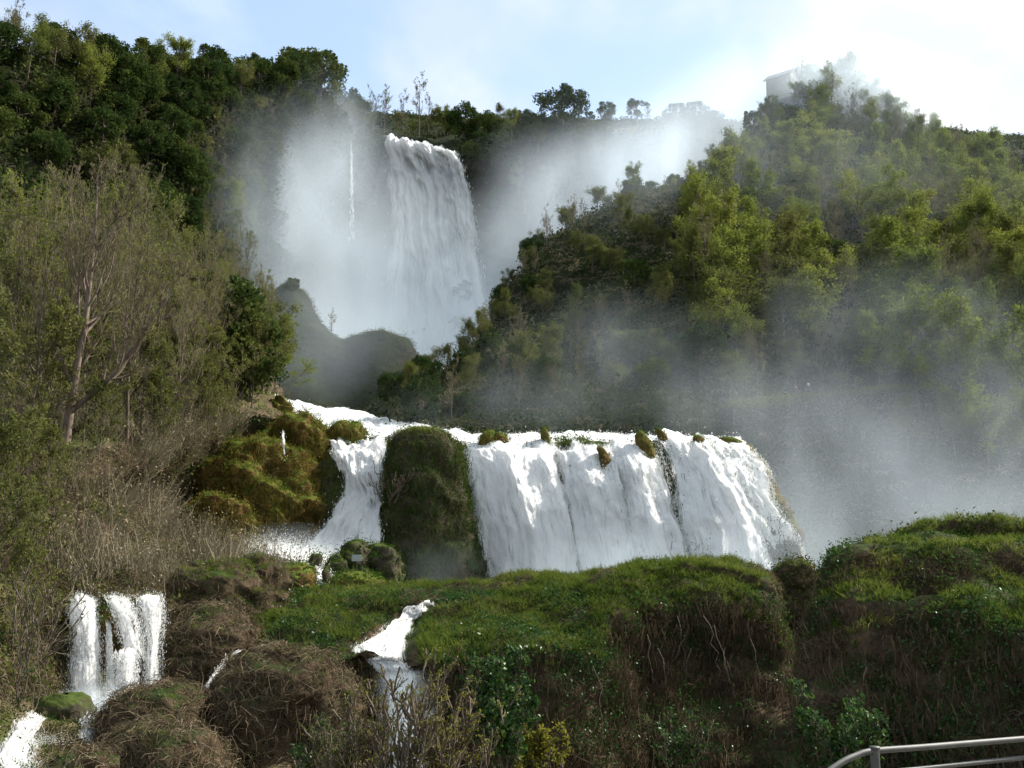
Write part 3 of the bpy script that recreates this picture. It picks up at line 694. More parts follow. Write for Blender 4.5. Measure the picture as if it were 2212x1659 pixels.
# --- the right-hand hill
def choose_right(u, v, r):
    x = r.random()
    if u < 1480 and v > 360 + (u - 1340) * 0: return 'scrubface'
    if v > 640: return 'olive_tree' if x < .4 else 'budding_tree' if x < .62 else 'far_bare_tree' if x < .85 else 'evergreen_oak'
    if x < .40: return 'budding_tree'
    if x < .60: return 'olive_tree'
    if x < .82: return 'far_bare_tree'
    return 'evergreen_oak'
LOOK = {'budding_tree': 'yellow-green budding tree', 'olive_tree': 'olive-green spring tree', 'far_bare_tree': 'grey-brown leafless tree',
        'evergreen_oak': 'dark evergreen tree', 'ridge_pine': 'tall-trunked evergreen tree', 'cypress': 'slim dark cypress', 'near_bare_tree': 'leafless brown tree', 'near_leafy_tree': 'twiggy olive-leaved tree'}
NK = {'budding_tree': 5, 'olive_tree': 3, 'far_bare_tree': 3, 'evergreen_oak': 4, 'ridge_pine': 3, 'cypress': 2, 'near_bare_tree': 4, 'near_leafy_tree': 2}
NAME = {'far_bare_tree': 'leafless_tree', 'near_bare_tree': 'leafless_tree', 'near_leafy_tree': 'twiggy_tree'}
def put(kind, p, s, layer, r, sz=None, k=None):
    return plant('%s%d' % (kind, r.integers(0, NK[kind]) if k is None else k), p - np.array([0, 0, .3]), s, r, NAME.get(kind, kind), LOOK[kind], layer, sz)
for p, u, v in spots(G_right, 330, 3.5, rng, lambda u, v, p: (u > 1330) & (u < 2300) & (v < 870) & (p[:, 1] < 216) & ((u > 1500) | (v < 430)), (.10, .64)):
    kd = choose_right(u, v, rng)
    if kd == 'scrubface': kd = ('far_bare_tree', 'evergreen_oak', 'budding_tree')[rng.integers(0, 3)]
    s = rng.uniform(.55, .92) if u > 1480 else rng.uniform(.28, .45)
    if 1590 < u < 1745 and v < 330: s *= .5
    if u < 1640 and v < np.interp(u, [1330, 1390, 1500, 1600, 1650], [545, 510, 470, 420, 350]): s *= .42
    if kd == 'evergreen_oak': s *= .8
    put(kd, p, s, 'right', rng)
for p, u, v in spots(G_right, 120, 2.6, rng, lambda u, v, p: (u > 850) & (u < 1520) & (v > 430) & (v < 930), (.10, .66)):
    put(('far_bare_tree', 'evergreen_oak', 'olive_tree', 'olive_tree')[rng.integers(0, 4)], p, rng.uniform(.26, .48), 'rightface', rng)
for u, v, kd, s_ in [(1905, 885, 'budding_tree', .75), (1985, 910, 'budding_tree', .9), (2040, 890, 'olive_tree', .85), (2090, 930, 'budding_tree', .95), (2150, 900, 'olive_tree', .9), (2200, 950, 'budding_tree', .95), (2060, 1000, 'olive_tree', .6), (2140, 1020, 'budding_tree', .6), (2230, 1040, 'olive_tree', .7), (1960, 980, 'olive_tree', .5), (1860, 960, 'olive_tree', .4), (2010, 1060, 'evergreen_oak', .4),
                    (1640, 868, 'far_bare_tree', .62), (1775, 850, 'far_bare_tree', .6), (1820, 845, 'far_bare_tree', .66), (1580, 870, 'olive_tree', .45), (1720, 850, 'olive_tree', .5)]:
    put(kd, onterr(G_right[90:], u, v), s_, 'walk', rng)
# small growth along its left skyline
for u, v, kd, s in [(850, 880, 'evergreen_oak', .38), (905, 835, 'evergreen_oak', .36), (960, 800, 'olive_tree', .36), (1010, 770, 'olive_tree', .38), (1045, 740, 'far_bare_tree', .36), (1130, 620, 'far_bare_tree', .38),
                    (1165, 575, 'far_bare_tree', .42), (1190, 548, 'far_bare_tree', .36), (1240, 505, 'far_bare_tree', .42), (1365, 412, 'budding_tree', .40), (1440, 372, 'evergreen_oak', .34)]:
    put(kd, onterr(G_right, u, v), s, 'skyline', rng)
for u, v, kd, s in [(1610, 300, 'cypress', .55), (1745, 232, 'cypress', .62), (1735, 225, 'far_bare_tree', .8), (1790, 228, 'far_bare_tree', .8), (1835, 240, 'evergreen_oak', 1.0), (1875, 265, 'evergreen_oak', .9),
                    (1650, 262, 'olive_tree', .42), (1630, 280, 'evergreen_oak', .4), (1925, 300, 'far_bare_tree', .85), (1905, 300, 'far_bare_tree', .8), (1990, 325, 'far_bare_tree', .7), (1965, 320, 'evergreen_oak', .55), (1775, 235, 'ridge_pine', .7)]:
    put(kd, onterr(G_right, u, v), s, 'summit', rng)

# --- the wooded cliff on the left
for p, u, v in spots(G_left, 150, 6.0, rng, lambda u, v, p: (u > -140) & (u < 790) & (v < 640) & (v < 330 + np.clip(u, 0, 700) * .45), (.24, .80)):
    x = rng.random(); kd = 'evergreen_oak' if x < .66 else 'olive_tree' if x < .84 else 'budding_tree' if x < .9 else 'far_bare_tree'
    put(kd, p, rng.uniform(.62, 1.05) * (1 if u < 480 else .95), 'left', rng)
for u, v, kd, s in [(30, 150, 'far_bare_tree', 1.0), (100, 158, 'ridge_pine', 1.0), (55, 172, 'budding_tree', .9), (205, 175, 'evergreen_oak', 1.0), (265, 192, 'evergreen_oak', .9), (330, 200, 'olive_tree', .9), (385, 205, 'far_bare_tree', .8),
                    (470, 208, 'evergreen_oak', 1.4), (550, 210, 'evergreen_oak', .95), (520, 212, 'olive_tree', .9), (640, 212, 'evergreen_oak', 1.75), (690, 225, 'evergreen_oak', 1.45), (750, 262, 'evergreen_oak', 1.15), (770, 290, 'olive_tree', 1.0), (600, 212, 'evergreen_oak', 1.0)]:
    put(kd, onterr(G_left, u, v), s, 'leftsky', rng)
# --- the ridge behind the high fall
for u, v, d, kd, s in [(830, 292, 312, 'far_bare_tree', 1.25), (905, 288, 314, 'far_bare_tree', 1.45), (870, 292, 316, 'far_bare_tree', 1.1), (805, 296, 312, 'far_bare_tree', 1.2), (790, 290, 318, 'olive_tree', .9), (820, 285, 330, 'evergreen_oak', .6), (860, 283, 330, 'olive_tree', .7), (925, 286, 330, 'far_bare_tree', 1.0), (980, 284, 330, 'evergreen_oak', .8), (1080, 284, 330, 'olive_tree', .8), (1130, 290, 320, 'evergreen_oak', .8), (1240, 298, 312, 'far_bare_tree', .8), (940, 292, 313, 'olive_tree', .8), (855, 298, 310, 'olive_tree', .45), (890, 298, 310, 'budding_tree', .45), (960, 292, 312, 'budding_tree', .8), (1000, 295, 312, 'evergreen_oak', 1.15), (1050, 298, 312, 'evergreen_oak', 1.05),
                       (1105, 300, 310, 'budding_tree', .7), (1150, 300, 309, 'evergreen_oak', .9), (1215, 300, 308, 'evergreen_oak', 1.6), (1185, 302, 309, 'evergreen_oak', .9), (1270, 296, 308, 'ridge_pine', .75), (1313, 294, 306, 'ridge_pine', .9),
                       (1378, 290, 306, 'ridge_pine', 1.05), (1400, 284, 306, 'far_bare_tree', .7), (1460, 285, 306, 'evergreen_oak', .85), (1500, 285, 306, 'evergreen_oak', .9), (1545, 285, 306, 'evergreen_oak', .7)]:
    put(kd, P(u, v, d), s, 'backsky', rng)
for p, u, v in spots(G_back, 70, 7.0, rng, lambda u, v, p: (u > 985) & (u < 1560) & (v < 760) & (v > 300), (.2, .9)):
    x = rng.random(); kd = 'evergreen_oak' if x < .45 else 'far_bare_tree' if x < .7 else 'olive_tree'
    put(kd, p, rng.uniform(.5, .85), 'back', rng)
# --- knolls in the gorge
for u, v, kd, s in [(632, 628, 'evergreen_oak', .30), (715, 735, 'far_bare_tree', .38), (600, 680, 'olive_tree', .4)]:
    put(kd, onterr(G_kn, u, v), s, 'knoll', rng)

# --- the near slope on the left
for p, u, v in spots(G_slope, 85, 2.4, rng, lambda u, v, p: (u > -160) & (u < 590) & (v < 1000) & (v > 640) & (u < 590 - np.clip(v - 800, 0, 400) * .3), (.02, .40)):
    put('near_bare_tree' if rng.random() < .62 else 'near_leafy_tree', p, rng.uniform(.75, 1.1) * (1 if u < 330 else .8), 'slope', rng)
for u, v, kd, s, k in [(20, 960, 'near_bare_tree', 1.05, 2), (75, 930, 'near_bare_tree', 1.1, 0), (250, 935, 'near_bare_tree', 1.0, 3), (320, 900, 'near_bare_tree', 1.0, 2), (470, 850, 'evergreen_oak', .95, 2), (520, 860, 'evergreen_oak', .75, 0),
                       (575, 865, 'olive_tree', .75, 0), (545, 880, 'near_leafy_tree', .9, 0), (590, 880, 'budding_tree', .6, 1), (400, 930, 'near_leafy_tree', .85, 1), (330, 985, 'near_leafy_tree', .6, 0), (215, 1000, 'near_leafy_tree', .55, 1), (450, 940, 'near_leafy_tree', .6, 0),
                       (380, 900, 'near_bare_tree', .8, 1), (430, 880, 'near_bare_tree', .8, 3), (400, 860, 'near_bare_tree', .85, 2), (500, 865, 'near_bare_tree', .65, 0), (350, 880, 'near_bare_tree', .9, 0), (540, 870, 'near_bare_tree', .55, 1), (460, 905, 'near_leafy_tree', .8, 0), (300, 960, 'near_leafy_tree', .8, 1), (180, 950, 'near_leafy_tree', .9, 0), (60, 990, 'near_leafy_tree', 1.0, 1), (30, 1140, 'near_leafy_tree', .62, 0), (95, 1120, 'near_leafy_tree', .55, 1), (-40, 1200, 'near_leafy_tree', .7, 1), (70, 1260, 'near_leafy_tree', .45, 0), (-20, 1330, 'near_leafy_tree', .6, 0), (20, 1420, 'near_leafy_tree', .5, 1)]:
    put(kd, onterr(G_slope, u, v), s, 'slope', rng, None, k)
# the large forked tree
rng2 = np.random.default_rng(9)
hp = onterr(G_slope, 140, 968); hd = hp[1]
def chain(pts, n=12): return cr([P(u, v, hd + dd) - hp for u, v, dd in pts], n)
st = np.stack([chain([(138, 985, 0), (150, 890, 0), (165, 800, 0), (185, 690, .1), (195, 600, .2), (205, 500, .3), (212, 370, .4)]),
               chain([(150, 892, 0), (185, 862, -.2), (235, 820, -.4), (285, 755, -.7), (330, 690, -.9), (370, 630, -1.1), (395, 580, -1.2)]),
               chain([(168, 780, 0), (172, 720, .4), (170, 640, .8), (172, 560, 1.1), (160, 480, 1.3), (150, 430, 1.4), (142, 380, 1.5)]),
               chain([(197, 590, .2), (222, 540, .0), (240, 490, -.2), (262, 450, -.3), (275, 420, -.4), (285, 395, -.4), (292, 370, -.5)])])
sr = np.stack([np.linspace(.29, .03, 12), np.linspace(.17, .025, 12), np.linspace(.08, .02, 12), np.linspace(.07, .018, 12)])
tv, cv, lf = tree_bare(81, 15, .3, 17, 8, 7, 2, 700, .10, .20, 40, start=.22, stems=(st, sr), l1=.30, wt=(.011, .008))
proto('forked', tv, cv, 'twig', None, lf, 'budding', 'tree_bark', cname='twigs')
he = empty('forked_tree', hp, 'tall leafless forked tree with pale reddish trunk leaning right on bramble slope', 'tree')
for pn, me in PR['forked']: link(pn, me, he, kind=None if pn == 'trunk' else 'stuff')

# --- shrub layer
def undergrowth(name, G, n, tm, scale, mat, seed, label, ok=None, align=.5, parent=None, rows=(0, 1), patch=3.0, mid=.5, **kw):
    r = np.random.default_rng(seed); a = int(rows[0] * (G.shape[0] - 1)); b = int(rows[1] * (G.shape[0] - 1))
    p, nn = sample(G[a:b + 1], n, r)
    if ok is not None:
        u, v = proj(p); k = ok(u, v, p, nn); p, nn = p[k], nn[k]
    t = np.clip(mid + .75 * fbm(p, patch, 3, seed), 0, 1) if patch else None
    return cover(name, tm, p, nn, scale, align, M[mat], seed + 1, parent, label, tint=t, **kw)
vis = lambda u, v: (u > -60) & (u < IW + 60) & (v > -60) & (v < IH + 80)
undergrowth('undergrowth', G_right, 26000, TLS, (1.6, 3.4), 'scrub', 201, 'dark scrub covering the right-hand hill', lambda u, v, p, n: vis(u, v) & (p[:, 1] < 225), .5, rows=(.08, 1), patch=11.0, mid=.33)
undergrowth('undergrowth', G_right, 9000, TBF, (1.0, 2.2), 'twig', 203, 'grey-brown twigs over the right-hand hill', lambda u, v, p, n: vis(u, v) & (p[:, 1] < 225), .5, rows=(.08, 1), patch=11.0, mid=.33)
undergrowth('undergrowth', G_right, 11000, TLS, (1.2, 2.6), 'scrub', 211, 'dark scrub on the foot of the hill behind the middle falls', lambda u, v, p, n: (u > 800) & (u < 2260) & (v > 780) & (v < 1150), .5, rows=(.5, 1), patch=7.0, mid=.3)
undergrowth('undergrowth', G_left, 9000, TL, (2.0, 4.5), 'scrub', 205, 'dark scrub covering the left cliff', lambda u, v, p, n: vis(u, v) & (v < 800), .5, rows=(.2, 1), patch=11.0, mid=.33)
undergrowth('undergrowth', G_back, 9000, TL, (2.4, 4.5), 'scrub', 207, 'dark scrub on the cliff behind the high fall', lambda u, v, p, n: vis(u, v) & (v > 225) & (v < 850) & ((u < 815) | (u > 985) | (v < 300)), .5, rows=(0, 1), patch=11.0, mid=.33)
undergrowth('undergrowth', G_kn, 6500, TLS, (.7, 1.6), 'scrub', 209, 'dark scrub on the misty knolls', None, .5, patch=11.0, mid=.33)

# ------------------------------------------------------------------ ground cover of the near slopes and banks
def cond(lo, hi, u0=-60, u1=2300, v0=-60, v1=1740, nz=None, size=None, seed=0, thr=-.1):
    """Where a plant grows: on slopes of this steepness, inside these bounds, in patches."""
    def f(u, v, p, n):
        k = (n[:, 2] >= lo) & (n[:, 2] <= hi) & (u > u0) & (u < u1) & (v > v0) & (v < v1)
        if size: k &= fbm(p, size, 3, seed) > thr
        if u0 >= 440: k &= (stream_mask(u, v) < .35) | (p[:, 1] > 58)
        return k
    return f
gr = [('grass', TG, 'grass'), ]
undergrowth('grass', G_terr, 20000, TG, (.14, .5), 'grass', 301, 'bright green grass on the foreground terrace', cond(.35, 1, 440, 1760, 1190, 1480, size=1.4, seed=3, thr=-.18), .6, rows=(0, .62), patch=1.6, mid=.42)
undergrowth('broad_leaves', G_terr, 7500, TLS, (.5, 1.1), 'ivy', 303, 'broad green leaves among the terrace grass', cond(.3, 1, 440, 1700, 1280, 1480, size=2.2, seed=4, thr=-.05), .5, rows=(.15, .65))
undergrowth('dry_grass', G_terr, 7500, TB, (.25, .65), 'bramble', 305, 'dry brown stalks in the terrace grass', cond(.15, 1, 480, 1760, 1230, 1500, size=1.8, seed=8, thr=.0), .6, rows=(.15, .7))
undergrowth('hanging_vines', G_terr, 5200, TH, (.4, 1.4), 'shaded_vine', 307, 'dead vines hanging down the terrace bank', cond(-1, .65, 470, 1770, 1300, 1740, size=1.6, seed=12, thr=-.3), .25, rows=(.45, .95))
undergrowth('brambles', G_terr, 3000, TB, (.5, 1.1), 'shaded_vine', 309, 'brown bramble canes on the terrace bank', cond(-1, .6, 470, 1770, 1300, 1740, size=2.4, seed=16, thr=0), .8, rows=(.4, .95))
undergrowth('ivy', G_terr, 6500, TLS, (.5, 1.0), 'ivy', 311, 'ivy leaves on the terrace bank', cond(-1, .7, 470, 1770, 1330, 1740, size=1.5, seed=20, thr=-.1), .8, rows=(.4, .95))
undergrowth('grass', G_bank, 9000, TG, (.14, .45), 'grass', 321, 'green grass on top of the dark right bank', cond(.62, 1, 1740, 2300, 1100, 1420, size=1.4, seed=5, thr=-.15), .6, rows=(0, .62), patch=1.6, mid=.42)
undergrowth('ivy', G_bank, 8000, TLS, (.45, .9), 'ivy', 323, 'dark ivy on the shaded right bank', cond(-1, .75, 1690, 2300, 1190, 1740, size=1.8, seed=24, thr=-.12), .8, rows=(.2, .95))
undergrowth('hanging_vines', G_bank, 3600, TH, (.4, 1.3), 'shaded_vine', 325, 'dead vines hanging down the right bank', cond(-1, .7, 1690, 2300, 1200, 1740), .25, rows=(.2, .95))
undergrowth('brambles', G_bank, 3600, TB, (.4, 1.0), 'shaded_vine', 327, 'brown bramble canes on the right bank', cond(-1, .85, 1690, 2300, 1200, 1740, size=2.0, seed=28, thr=-.1), .8, rows=(.2, .95))
undergrowth('moss', G_terr, 9000, TLS, (.3, .8), 'darkmoss', 313, 'dark moss and low weeds on the terrace', cond(-1, 1, 440, 1770, 1190, 1740, size=1.6, seed=60, thr=-.05), .8, rows=(0, .9), patch=1.5, mid=.35)
undergrowth('moss', G_bank, 6000, TLS, (.3, .8), 'darkmoss', 315, 'dark moss and low weeds on the right bank', cond(-1, 1, 1690, 2300, 1150, 1740, size=1.6, seed=64, thr=-.05), .8, rows=(0, .9), patch=1.5, mid=.3)
undergrowth('grass', G_ridge, 6000, TG, (.3, .6), 'grass', 331, 'green grass on the misty ridge behind the right bank', cond(.2, 1, 1580, 2300, 1060, 1350), .6, rows=(0, .9))
undergrowth('scrub', G_ridge, 2600, TLS, (.8, 1.6), 'scrub', 333, 'dull green scrub on the misty ridge', cond(-1, .75, 1580, 2300, 1100, 1400), .7, rows=(.2, .9))
undergrowth('brambles', G_slope, 14500, TB, (.4, 1.1), 'bramble', 341, 'brown dead brambles over the left slope', lambda u, v, p, n: cond(-1, 1, -330, 760, 930, 1740, size=4, seed=50, thr=-.28)(u, v, p, n) & ~((u < 105) & (v > 1525)) & ~((u > 140) & (u < 280) & (v > 1300) & (v < 1610)), .7, rows=(.2, 1))
undergrowth('twigs', G_slope, 5200, TTL, (1.0, 2.6), 'twig', 343, 'thin upright twigs on the left slope', cond(-1, 1, -330, 640, 820, 1290, size=6, seed=30, thr=-.15), .3, rows=(.12, .6))
undergrowth('shrub_leaves', G_slope, 12000, TLS, (.6, 1.5), 'olive', 345, 'olive shrub leaves on the left slope', cond(-1, 1, -330, 640, 820, 1500, size=4, seed=34, thr=-.1), .5, rows=(.12, .85))
undergrowth('ivy', G_slope, 7000, TLS, (.5, 1.0), 'ivy', 347, 'green ivy patches on the left slope', cond(-1, 1, -330, 740, 880, 1500, size=3, seed=38, thr=.06), .6, rows=(.2, .85))
undergrowth('grass', G_slope, 3500, TG, (.2, .45), 'grass', 349, 'green grass at the foot of the left slope', cond(.3, 1, 60, 760, 1180, 1330, size=2.5, seed=40, thr=.0), .6, rows=(.4, .75))
undergrowth('moss', G_slope, 9000, TLS, (.3, .7), 'darkmoss', 355, 'dark moss on the wet ground around the small waterfall', lambda u, v, p, n: (u > -60) & (u < 360) & (v > 1290) & (v < 1740) & (stream_mask(u, v) < 2), .8, rows=(.55, 1), patch=1.5, mid=.4)
undergrowth('moss', G_step, 9000, TLS, (.5, 1.2), 'darkmoss', 351, 'dark moss on the rock step', lambda u, v, p, n: (u > 500) & (u < 1780) & (v < 1320), .8, rows=(.1, .9))
undergrowth('hanging_moss', G_step, 2600, TH, (.5, 1.3), 'moss', 353, 'hanging moss on the rock step', lambda u, v, p, n: (u > 500) & (u < 1780) & (v < 1320), .3, rows=(.3, .9), mid=.3)

# ------------------------------------------------------------------ mounds, boulders, the rock pillar
def depth_at(G, u, v):
    uu, vv = proj(G); q = (uu - u) ** 2 + (vv - v) ** 2
    k = np.argsort(q.ravel())[:4]; return float(G.reshape(-1, 3)[k, 1].min())
def mound(name, label, cat, u0, u1, vt, vb, d, thick, mat, covers, seed, bumps=((2.0, .55, 3), (.6, .16, 3)), under=.6, square=.8, group=None, nu=72, nv=44, skew=0.0):
    """A rounded block: its own mesh plus what grows on it."""
    c = P((u0 + u1) / 2, vb, d); a = (u1 - u0) / 2 * d / FPX; h = c[2]; h = P((u0 + u1) / 2, vt, d)[2] - c[2]
    th = np.linspace(0.02, pi * .62, nv)[:, None]; ph = np.linspace(0, 2 * pi, nu, endpoint=False)[None]
    sq = lambda x: np.sign(x) * np.abs(x) ** square
    rr = np.abs(np.sin(th)) ** square
    G = np.stack([a * rr * sq(np.cos(ph)), thick * rr * sq(np.sin(ph)), h * np.sign(np.cos(th)) * np.abs(np.cos(th)) ** square * np.where(np.cos(th) < 0, under * 2.2, 1) + 0 * ph], -1)
    G[..., 0] += skew * G[..., 2]
    Gw = G + c
    nrm = unit(G / np.array([a, thick, max(h, .1)]) / np.array([a, thick, max(h, .1)]))
    for k, (size, amp, octv) in enumerate(bumps): Gw = Gw + nrm * (fbm(Gw, size, octv, seed + 7 * k) * amp * 1.45)[..., None]
    if thick > 1.3:                                         # ledges with hollows under them
        ph_ = Gw[..., 2] * 1.15 + fbm(Gw, 1.7, 2, seed + 40) * 1.6; saw = ph_ - np.floor(ph_)
        Gw = Gw + np.array([1, 1, 0]) * nrm * ((saw ** 1.5 - .4) * .42)[..., None]
    e = empty(name, c, label, cat, group)
    grid_obj('rock', Gw, M[mat], True, c, parent=e)
    r = np.random.default_rng(seed)
    area = a * (thick + h) * 3.2
    for nm, tm, dens, scale, mt, align, lo, hi, thr in covers:
        p, nn = sample(Gw, int(area * dens) + 5, r, True)
        k = (nn[:, 2] >= lo) & (nn[:, 2] <= hi) & ((nn[:, 1] < .5) | (nn[:, 2] > .3)) & (fbm(p, .9, 2, seed + 3) > thr)
        if k.sum(): cover(nm, tm, p[k], nn[k], scale, align, M[mt], seed + len(nm), e, None, c)
    return e, Gw
BR = [('brambles', TB, 20, (.35, 1.1), 'bramble', .7, -1, 1, -2), ('hanging_vines', TH, 8, (.3, .9), 'bramble', .2, -1, .5, -2), ('ivy', TLS, 10, (.35, .7), 'ivy', .7, -1, 1, .08), ('grass', TG, 14, (.15, .3), 'grass', .6, .55, 1, .0)]
BRG = [('brambles', TB, 14, (.3, .7), 'bramble', .7, -1, 1, -.1), ('grass', TG, 50, (.15, .32), 'grass', .6, .4, 1, -2), ('ivy', TLS, 26, (.35, .7), 'ivy', .7, -1, .8, -.1), ('hanging_vines', TH, 8, (.3, .8), 'bramble', .2, -1, .4, -2)]
MS = [('moss', TLS, 26, (.4, .9), 'darkmoss', .8, -1, 1, -2), ('grass', TG, 20, (.15, .3), 'grass', .6, .5, 1, -.05)]
mound('bramble_mound', 'grass-topped round mound of dead brambles below the orange mossy outcrop', 'mound', 345, 575, 1215, 1345, 50.5, 3.0, 'earth_fg', BRG, 401)
mound('bramble_mound', 'small twin hump at the right shoulder of the grass-topped mound', 'mound', 515, 600, 1215, 1305, 51.5, 1.4, 'earth_fg', BRG, 405)
mound('bramble_mound', 'brown bramble mound right of the small three-strand waterfall', 'mound', 335, 560, 1335, 1480, 46.0, 2.6, 'earth_fg', BR, 411)
mound('bramble_mound', 'large brown bramble mound left of the foreground stream', 'mound', 440, 775, 1405, 1720, 41.5, 2.8, 'earth_fg', BR, 421, ((2.2, .7, 3), (.6, .2, 3)))
mound('bramble_mound', 'low brown bramble mound at the foot of the small waterfall', 'mound', 225, 455, 1492, 1640, 38.5, 2.2, 'earth_fg', BR, 431)
mound('bramble_mound', 'dark bramble hump at the bottom edge under the low brown mound', 'mound', 180, 460, 1590, 1760, 35.0, 2.2, 'earth_fg', BR, 441)
mound('bramble_mound', 'brown hummock in the lower left corner by the rushing water', 'mound', 90, 260, 1610, 1740, 33.0, 1.4, 'earth_fg', BR, 445)
mound('mossy_boulder', 'small dark boulder on the brown slope above the small waterfall', 'boulder', 222, 285, 1225, 1268, 49.5, .9, 'rock_wet', MS, 451)
mound('mossy_boulder', 'pair-forming grey-green boulder on the brown slope beside the small dark one', 'boulder', 165, 230, 1240, 1280, 48.0, .9, 'rock_wet', MS, 455)
mound('mossy_boulder', 'smooth grey-green mossy boulder in front of the rock pillar', 'boulder', 708, 832, 1236, 1290, 58.0, 1.6, 'rock_moss', MS, 461, ((1.5, .2, 3), (.4, .06, 2)))
mound('mossy_boulder', 'dark green mossy boulder left of the rock pillar foot', 'boulder', 745, 815, 1165, 1235, 65.0, 1.4, 'rock_wet', MS, 465)
mound('mossy_boulder', 'low dark green boulder beside the left cascade foot', 'boulder', 700, 765, 1190, 1240, 64.0, 1.2, 'rock_wet', MS, 467)
mound('mossy_boulder', 'dark green boulder wedged against the rock pillar', 'boulder', 800, 870, 1180, 1275, 66.0, 1.6, 'rock_wet', MS, 469)
mound('mossy_boulder', 'bushy grey-green boulder left of the outflow under the left cascade', 'boulder', 590, 672, 1222, 1290, 57.0, 1.5, 'rock_moss', MS, 471)
mound('mossy_boulder', 'small pointed dark rock standing in the outflow of the left cascade', 'boulder', 668, 695, 1195, 1222, 63.0, .4, 'rock_wet', MS, 473, ((.6, .12, 2),))
mound('mossy_boulder', 'small dark rock splitting the outflow below the left cascade', 'boulder', 695, 715, 1230, 1265, 60.0, .4, 'rock_wet', MS, 475, ((.6, .12, 2),))
mound('tufa_block', 'wet dark block at the foot of the small waterfall with threads of water', 'rock', 85, 182, 1497, 1600, 38.6, 1.3, 'rock_wet', [], 477, ((.8, .22, 3), (.25, .07, 2)), square=.55)
mound('mossy_rock', 'narrow mossy rock between the strands of the small waterfall', 'rock', 198, 275, 1305, 1470, 44.6, 1.0, 'rock_moss', MS, 479)
mound('mossy_rock', 'dark rock knob under the right strand of the small waterfall', 'rock', 262, 350, 1286, 1395, 45.6, 1.2, 'rock_wet', [], 481)
# orange and green moss outcrop beside the left cascade
OM = [('moss', TH, 30, (.35, 1.0), 'moss', .25, -1, .8, -2), ('moss_tufts', TLS, 26, (.5, 1.1), 'moss', .8, -1, 1, -2), ('grass', TG, 16, (.2, .5), 'grass', .6, .35, 1, -2), ('ivy', TLS, 12, (.5, 1.0), 'darkmoss', .7, -1, 1, .05)]
OL = ((3.2, 1.3, 3), (1.1, .6, 2), (.4, .12, 2))
mound('mossy_outcrop', 'large bulging outcrop covered in orange and green moss left of the cascade', 'outcrop', 415, 708, 965, 1200, 77.0, 4.2, 'rock_moss', OM, 501, OL, nu=130, nv=90)
mound('mossy_outcrop', 'upper green shoulder of moss above the orange outcrop', 'outcrop', 585, 700, 905, 1010, 81.5, 2.4, 'rock_moss', OM, 507, OL, nu=90, nv=60)
mound('mossy_outcrop', 'lower left lobe of brown moss under the orange outcrop', 'outcrop', 395, 530, 1075, 1215, 70.0, 2.8, 'rock_moss', OM, 513, OL, nu=90, nv=60)
mound('mossy_outcrop', 'small brown cliff knob at the head of the rapids', 'outcrop', 570, 632, 862, 945, 90.0, 2.0, 'rock_moss', MS, 517, ((1.5, .5, 3), (.5, .15, 2)))
mound('moss_island', 'moss island splitting the head of the left cascade', 'rock', 708, 790, 915, 962, 82.5, 1.3, 'rock_moss', MS + OM[:1], 521, ((1.2, .4, 3), (.4, .1, 2)))
mound('moss_island', 'mossy lump on the lip of the middle falls near its left end', 'rock', 1040, 1100, 930, 975, 79.2, .9, 'rock_moss', MS + OM[:1], 523, ((1.0, .35, 3), (.4, .1, 2)))
mound('moss_island', 'narrow mossy rock standing on the lip of the middle falls', 'rock', 1176, 1198, 922, 985, 78.6, .6, 'rock_moss', MS, 525, ((.8, .2, 3),), skew=-.2)
mound('moss_island', 'mossy fin between the middle strands of the falls', 'rock', 1302, 1332, 964, 1035, 76.6, .5, 'rock_moss', MS, 527, ((.8, .25, 3),), skew=-.25)
mound('moss_island', 'taller mossy fin splitting the right strands of the falls', 'rock', 1398, 1440, 930, 1045, 77.4, .7, 'rock_moss', MS, 529, ((.8, .3, 3),), skew=-.3)
mound('moss_island', 'small rounded fin right of the taller mossy fin on the lip', 'rock', 1428, 1450, 926, 970, 78.6, .5, 'rock_moss', MS, 531, ((.8, .2, 3),), skew=-.3)
mound('moss_island', 'small green cap on the lip near the right end of the falls', 'rock', 1503, 1530, 940, 970, 78.4, .5, 'rock_moss', MS, 533, ((.8, .2, 3),), skew=-.3)
mound('mossy_shoulder', 'sloping mossy shoulder bordering the right end of the middle falls', 'outcrop', 1600, 1775, 946, 1300, 79.6, 2.0, 'rock_moss', [('moss', TLS, 8, (.3, .6), 'darkmoss', .9, -1, 1, -.1)], 535, ((2.2, .5, 3), (.6, .15, 2)), square=.9, skew=-.25)
mound('mist_shrub_mound', 'rounded shrubby mound half hidden in spray right of the grassy terrace', 'mound', 1668, 1790, 1212, 1360, 58.5, 1.8, 'earth_fg', [('shrub_leaves', TLS, 40, (.5, 1.1), 'scrub', .6, -1, 1, -2), ('grass', TG, 20, (.2, .5), 'grass', .6, .3, 1, -2)], 541)
# the pillar
pv = [930, 938, 950, 975, 1010, 1060, 1110, 1160, 1210, 1260, 1310, 1400]
pl = [890, 868, 852, 843, 838, 834, 830, 826, 822, 818, 814, 806]
pr_ = [930, 955, 976, 989, 1000, 1013, 1022, 1030, 1037, 1043, 1048, 1058]
rings = []
for v_, l_, r_ in zip(pv, pl, pr_):
    k = (r_ - l_) / 2 * 75.5 / FPX; dd = 75.5 - .35 * (v_ - 930) / 100
    c0 = P((l_ + r_) / 2, v_, dd); ph = np.linspace(0, 2 * pi, 80, endpoint=False); q = .78
    rings.append(np.stack([c0[0] + k * np.sign(np.cos(ph)) * np.abs(np.cos(ph)) ** q, c0[1] + k * .95 * np.sign(np.sin(ph)) * np.abs(np.sin(ph)) ** q, c0[2] + 0 * ph], -1))
A = np.stack(rings); A[0] = A[0].mean(0) + (A[0] - A[0].mean(0)) * .15
